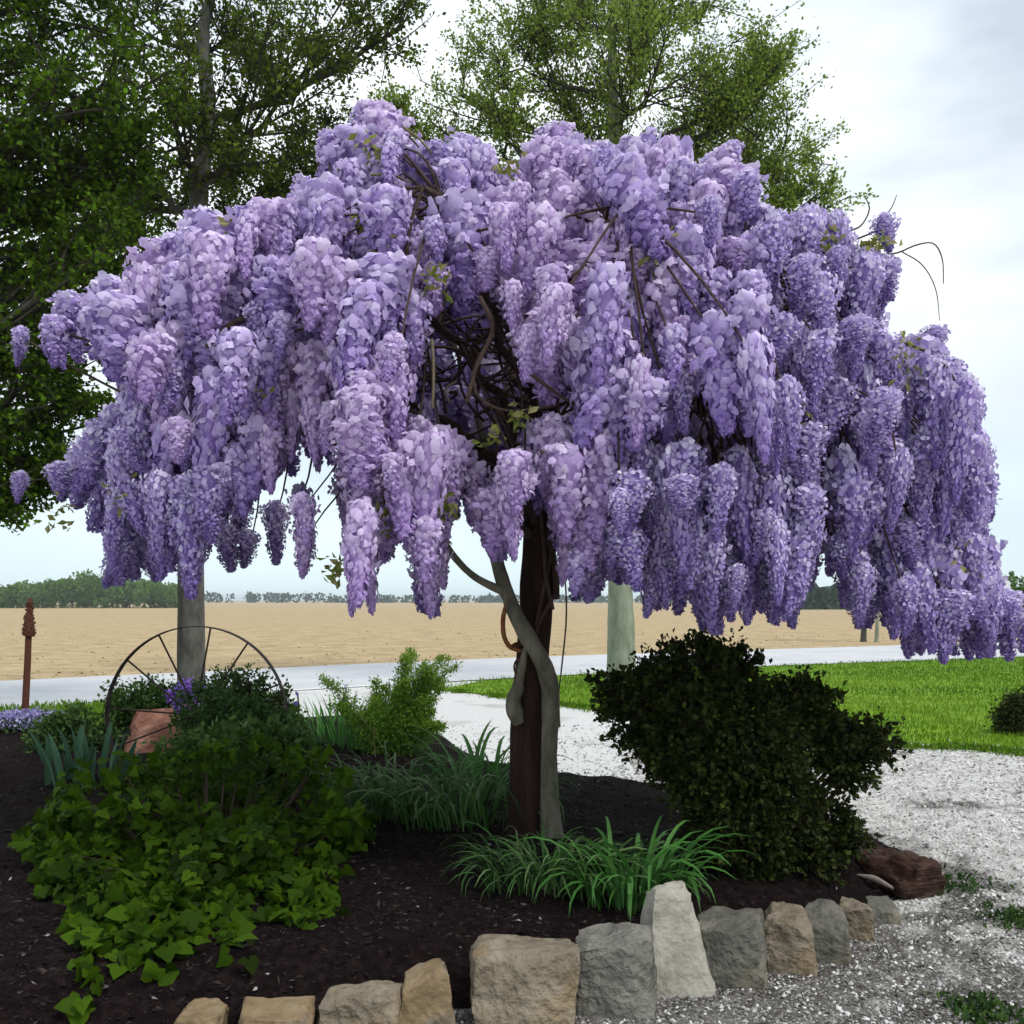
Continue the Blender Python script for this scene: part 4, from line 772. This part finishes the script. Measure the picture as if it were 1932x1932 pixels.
bush('dark_bush', 'large dark evergreen bush with tiered spreading branches beside the driveway',
     BB([(1320, 1265, 50, 0), (1375, 1255, 40, .1), (1335, 1300, 50, 0), (1245, 1275, 34, 0), (1240, 1325, 46, 0), (1165, 1308, 29, -.05), (1195, 1350, 38, -.1), (1250, 1400, 50, -.1), (1300, 1370, 63, -.15), (1400, 1370, 71, -.1), (1490, 1335, 46, 0), (1540, 1335, 25, 0), (1525, 1400, 52, 0), (1600, 1410, 38, 0), (1655, 1405, 27, 0), (1590, 1450, 40, 0), (1320, 1455, 63, -.2), (1430, 1450, 80, -.2), (1400, 1530, 71, -.2), (1480, 1520, 55, -.1), (1350, 1570, 50, -.1), (1470, 1590, 50, -.15), (1560, 1570, 38, 0), (1600, 1585, 24, 0), (1410, 1600, 59, -.25), (1520, 1610, 42, -.1)], YY_),
     m_yew, 4600, 13, .032, yb, ln=.085, seed=3, shell=.45)
fb = on_bed(735, 1420); fb = A([W(740, 0, 8.6)[0], 8.6, bz(W(740, 0, 8.6)[0], 8.6)])
def plume(name, label, b, Y, tips, mat, seed, n=900, lsize=.022, cat='shrub', spread=14, per_stem=3):
    r = np.random.default_rng(seed); t = thing(name, b, label, cat); lv, sm_ = [], []
    for (px, py, dens) in tips:
        for q in range(per_stem):
            e_ = W(px + r.normal() * spread, py + abs(r.normal()) * spread * .8, Y + r.normal() * .15); a = b + r.normal(size=3) * A([.10, .10, 0]) - A([0, 0, .02]); cv = bez(a, A([a[0] * .45 + e_[0] * .55, a[1], e_[2] * .6 + a[2] * .4 + .12]), e_, 12)
            sm_.append(tube(cv, np.linspace(.007, .002, 12), 4)); m_ = int(n * dens); u = r.random(m_) ** .7 * 10.99; ix = u.astype(int); P = cv[ix] + (cv[ix + 1] - cv[ix]) * (u - ix)[:, None]
            sw = .11 * (1.1 - u / 11)[:, None] + .02; P = P + r.normal(size=(m_, 3)) * sw * .6; ok = P[:, 2] > b[2]; P = P[ok]; u = u[ok]
            lv.append(leaf_quads(P, A([0, 0, .8]) + r.normal(size=(len(P), 3)) * .7, lsize * (.6 + .8 * r.random(len(P))), wid=.3, t=np.clip(u / 11 * .55 + .3 * r.random(len(P)), 0, 1), r=r))
    obj('stems', sm_, m_tendril, t, kind='stuff'); obj('foliage', lv, mat, t, smooth=False, kind='stuff'); return t
plume('feathery_shrub', 'feathery yellow green shrub with upswept plumes behind the daylilies', fb, 8.6,
      [(775, 1222, 1), (800, 1245, 1), (850, 1238, .8), (835, 1270, 1), (740, 1280, 1), (770, 1290, 1.2), (700, 1310, .9), (608, 1272, .45), (640, 1320, .7), (820, 1320, 1.2), (730, 1340, 1.2), (680, 1350, 1), (790, 1350, 1.2), (840, 1360, .7)], m_feather, 5)
wb = A([W(440, 0, 7.9)[0], 7.9, bz(W(440, 0, 7.9)[0], 7.9)])
bush('flowering_shrub', 'rounded dark green shrub growing through the iron wheel', BB([(385, 1345, 42, -.5), (440, 1325, 46, .1), (495, 1350, 44, .1), (450, 1375, 56, -.6), (500, 1400, 50, -.6), (395, 1400, 50, -.7), (460, 1420, 60, -.7), (470, 1300, 26, 0), (420, 1300, 24, 0), (520, 1320, 22, 0)], 7.9), m_mid, 1500, 10, .030, wb, ln=.11, seed=6)
lb = A([W(265, 0, 9.0)[0], 9.0, bz(W(265, 0, 9.0)[0], 9.0)])
bush('low_shrub', 'low olive green shrub behind the red brown rock', BB([(235, 1335, 28, 0), (275, 1330, 32, 0), (315, 1328, 30, 0), (300, 1350, 28, 0), (250, 1350, 26, 0)], 9.0), m_mid, 700, 9, .034, lb, ln=.11, seed=7, tb=.1)
lb = A([W(140, 0, 8.6)[0], 8.6, bz(W(140, 0, 8.6)[0], 8.6)])
bush('low_shrub', 'low yellowish green plant behind the broad iris leaves', BB([(120, 1385, 30, 0), (150, 1375, 30, 0), (185, 1395, 26, 0), (80, 1400, 24, 0)], 8.6), m_mid, 500, 9, .036, lb, ln=.11, seed=8, tb=.22)
lb = A([W(330, 0, 6.3)[0], 6.3, bz(W(330, 0, 6.3)[0], 6.3)])
bush('leafy_ground_plant', 'bright green leafy plant filling the bed in front of the iron wheel', BB([(430, 1440, 45, 0), (500, 1430, 45, 0), (370, 1450, 35, 0), (540, 1440, 36, 0), (470, 1460, 45, -.1), (320, 1455, 25, 0)], 6.3), m_mid, 700, 8, .055, lb, ln=.12, wid=.42, seed=9, tb=.35)
eb = A([W(1925, 0, 11.2)[0], 11.2, .0])
bush('round_bush', 'small round clipped brownish green bush on the lawn', BB([(1925, 1360, 40, 0), (1950, 1345, 36, 0), (1915, 1380, 28, 0), (1955, 1385, 30, 0)], 11.2), m_yew, 1500, 9, .034, eb, ln=.10, seed=10, tb=.15)
fbk = A([W(345, 0, 8.4)[0], 8.4, bz(W(345, 0, 8.4)[0], 8.4)])
r5 = np.random.default_rng(33)
fl = thing('purple_flower_plant', fbk, 'tall plant with dense deep purple flower heads against the grey tree trunk', 'flower')
lv, sm = [], []
for px, py, rp_ in [(350, 1298, 17), (335, 1322, 17), (365, 1318, 15), (325, 1312, 10), (395, 1310, 14), (345, 1340, 14)]:
    c = W(px, py, 8.4); m_ = 150; P = c + r5.normal(size=(m_, 3)) * rp_ / F * 8.4 * .5; lv.append(leaf_quads(P, r5.normal(size=(m_, 3)), .03, wid=.45)); sm.append(tube(bez(fbk, (fbk + c) / 2 + r5.normal(size=3) * .04, c, 6), .006, 4))
obj('flower_heads', lv, m_flow, fl, smooth=False, kind='stuff'); obj('stems', sm, m_tendril, fl, kind='stuff')
ph = A([W(30, 0, 10.0)[0], 10.0, bz(W(30, 0, 10.0)[0], 10.0)]); n = 2600
P = ph + r5.normal(size=(n, 3)) * A([.22, .18, 0]) + A([0, 0, 1]) * (.05 + .14 * r5.random((n, 1)))
phx = thing('creeping_phlox', ph, 'mat of pale violet creeping flowers at the foot of the rusty post', 'flower')
obj('flowers', [leaf_quads(P, r5.normal(size=(n, 3)) + A([0, 0, .6]), .03, wid=.45)], m_phlox, phx, smooth=False, kind='stuff')
obj('leaves', [leaf_quads(P - A([0, 0, .05]), r5.normal(size=(n, 3)), .035)], m_mid, phx, smooth=False, kind='stuff')

# ---------------------------------------------------------------- strap leaved plants: every blade a part
def blade(r, arch, wd, seg=7, twist=.3):
    t = np.linspace(0, 1, seg + 1); ang0 = math.radians(82); a = ang0 - arch * t ** 1.3; ds = 1 / seg
    x = np.concatenate([[0], np.cumsum(np.cos(a[:-1]) * ds)]); z = np.concatenate([[0], np.cumsum(np.sin(a[:-1]) * ds)])
    w = wd * np.minimum(1, (t + .12) * 3.2) * (1 - t ** 2.6) ** .8 + .001; V = []
    for i in range(seg + 1):
        tw = twist * t[i]; sx = math.cos(tw) * w[i]; sz = math.sin(tw) * w[i]; nx, nz = -math.sin(a[i]), math.cos(a[i]); dp = -.35 * w[i]
        V += [(x[i], -sx, z[i] - sz), (x[i] + nx * dp, 0, z[i] + nz * dp), (x[i], sx, z[i] + sz)]
    Fq = [(i * 3 + k, i * 3 + k + 1, i * 3 + 4 + k, i * 3 + 3 + k) for i in range(seg) for k in (0, 1)]
    return A(V), A(Fq)
def clump(name, label, cx, cy, Y, spread, nb, ln, wd, archs, mat, seed, group=None, cat='plant', azb=None, lenj=.35, zoff=-.02, flowers=None):
    r = np.random.default_rng(seed); bxy = W(cx, 0, Y)[0]; b = A([bxy, Y, max(0, bz(bxy, Y))]); t = thing(name, b, label, cat, group); ms = []
    for q in range(7):
        V, Fq = blade(r, archs[0] + (archs[1] - archs[0]) * r.random(), wd / ln, twist=r.normal() * .4); ms.append(make_mesh('blade', [(V, Fq, np.zeros((len(V), 3)))], mat))
    for q in range(nb):
        px_, py_ = np.clip(r.normal(size=2), -1.6, 1.6) * A(spread); az = math.atan2(py_, px_) + r.normal() * .6 if azb is None else azb[0] + r.normal() * azb[1]
        s = ln * (1 - lenj + 2 * lenj * r.random()); z = max(0, bz(b[0] + px_, b[1] + py_)) - b[2] + zoff
        o = bpy.data.objects.new('blade', ms[int(r.integers(0, 7))]); C.objects.link(o); o.parent = t
        o.location = (px_, py_, z); o.rotation_euler = (r.normal() * .12, r.normal() * .12, az); o.scale = (s, s * (.8 + .4 * r.random()), s)
    return t
clump('daylily_clump', 'dark arching daylily clump with thin blades beside the wooden post', 875, 0, 5.75, (.22, .14), 190, .55, .007, (2.1, 3.3), m_blade, 41, 'daylilies in the bed')
clump('daylily_clump', 'thin bladed daylily clump between the leafy shrub and the feathery shrub', 735, 0, 6.0, (.22, .15), 170, .52, .007, (2.0, 3.3), m_blade, 42, 'daylilies in the bed')
clump('daylily_clump', 'daylily clump with upright green tips in front of the driveway', 905, 0, 6.6, (.16, .12), 60, .50, .012, (.9, 2.2), m_blade2, 45, 'daylilies in the bed')
clump('daylily_clump', 'glossy green daylily clump spilling towards the big boulders', 1040, 0, 4.62, (.18, .10), 230, .35, .006, (2.1, 3.3), m_blade, 43, 'daylilies in the bed')
clump('daylily_clump', 'broad bright bladed daylily clump drooping over the pale leaning slab', 1195, 0, 4.45, (.13, .09), 120, .43, .011, (1.9, 3.2), m_blade2, 44, 'daylilies in the bed')
clump('iris_clump', 'clump of broad blue green iris leaves next to the wheel rim', 160, 0, 7.0, (.16, .10), 40, .36, .026, (.1, .7), m_iris, 46, 'irises in the bed')
ic = clump('iris_clump', 'bright green upright grassy iris clump with two purple blooms', 640, 0, 8.9, (.36, .12), 190, .42, .010, (.1, .9), m_irisg, 47, 'irises in the bed')
for px, py in ((560, 1322), (652, 1312)):
    c = W(px, py, 8.75); st_ = A([c[0], 8.9, ic['_o'][2]]); sg = obj('flower_stalk', [tube(bez(st_, (st_ + c) / 2, c, 6), .006, 5)], m_irisg, ic)
    rr_ = np.random.default_rng(int(px)); pt = []
    for q in range(9):
        a = q * 2.1; d = A([math.cos(a), math.sin(a), -.7 if q % 3 else 1.2]); pt.append(petals(A([c + d * .008]), A([nrm(A([math.cos(a), math.sin(a), .2]))]), A([nrm(d)]), .03, .085, .3, .6, 2, 3, rr_.random((1, 3))))
    obj('iris_bloom', pt, m_flow, ic)
# weeds in the gravel
for lab, px, py, sc_, nb in [('sparse green weeds growing through the gravel beside the log', 1800, 1670, .12, 36), ('dark weed tuft at the edge of the gravel drive', 1926, 1740, .09, 60), ('dark low weed patch in the shaded gravel', 1855, 1915, .075, 70)]:
    c = G(px, py); r = np.random.default_rng(px); n = nb * 5; P = c + r.normal(size=(n, 3)) * A([sc_ * .9, sc_ * 1.1, 0]) + A([0, 0, .005])
    wd_ = thing('gravel_weed', c, lab, 'weed', 'weeds in the gravel')
    obj('leaves', [leaf_quads(P, A([0, 0, .6]) + r.normal(size=(n, 3)) * .6 * A([1, 1, .3]), .02 + .03 * r.random(n), wid=.22, r=r)], m_mid, wd_, smooth=False, kind='stuff')

hm = bpy.data.materials.new('haze'); hm.use_nodes = True; hm.node_tree.nodes.clear()
ho = hm.node_tree.nodes.new('ShaderNodeOutputMaterial'); hv = hm.node_tree.nodes.new('ShaderNodeVolumePrincipled')
hv.inputs['Color'].default_value = (.86, .93, .97, 1); hv.inputs['Density'].default_value = .0003; hv.inputs['Anisotropy'].default_value = .1
hm.node_tree.links.new(hv.outputs[0], ho.inputs['Volume'])
obj('haze', [boxp((-2600, -40, -2.2), (2600, 6100, 16))], hm, smooth=False, kind='stuff', label='thin pale air lying over the fields', cat='haze')
for o in ORG: del o['_o']
print('racemes', len(RAC), 'tris', sum(len(m.loops) - 2 * len(m.polygons) for m in bpy.data.meshes))
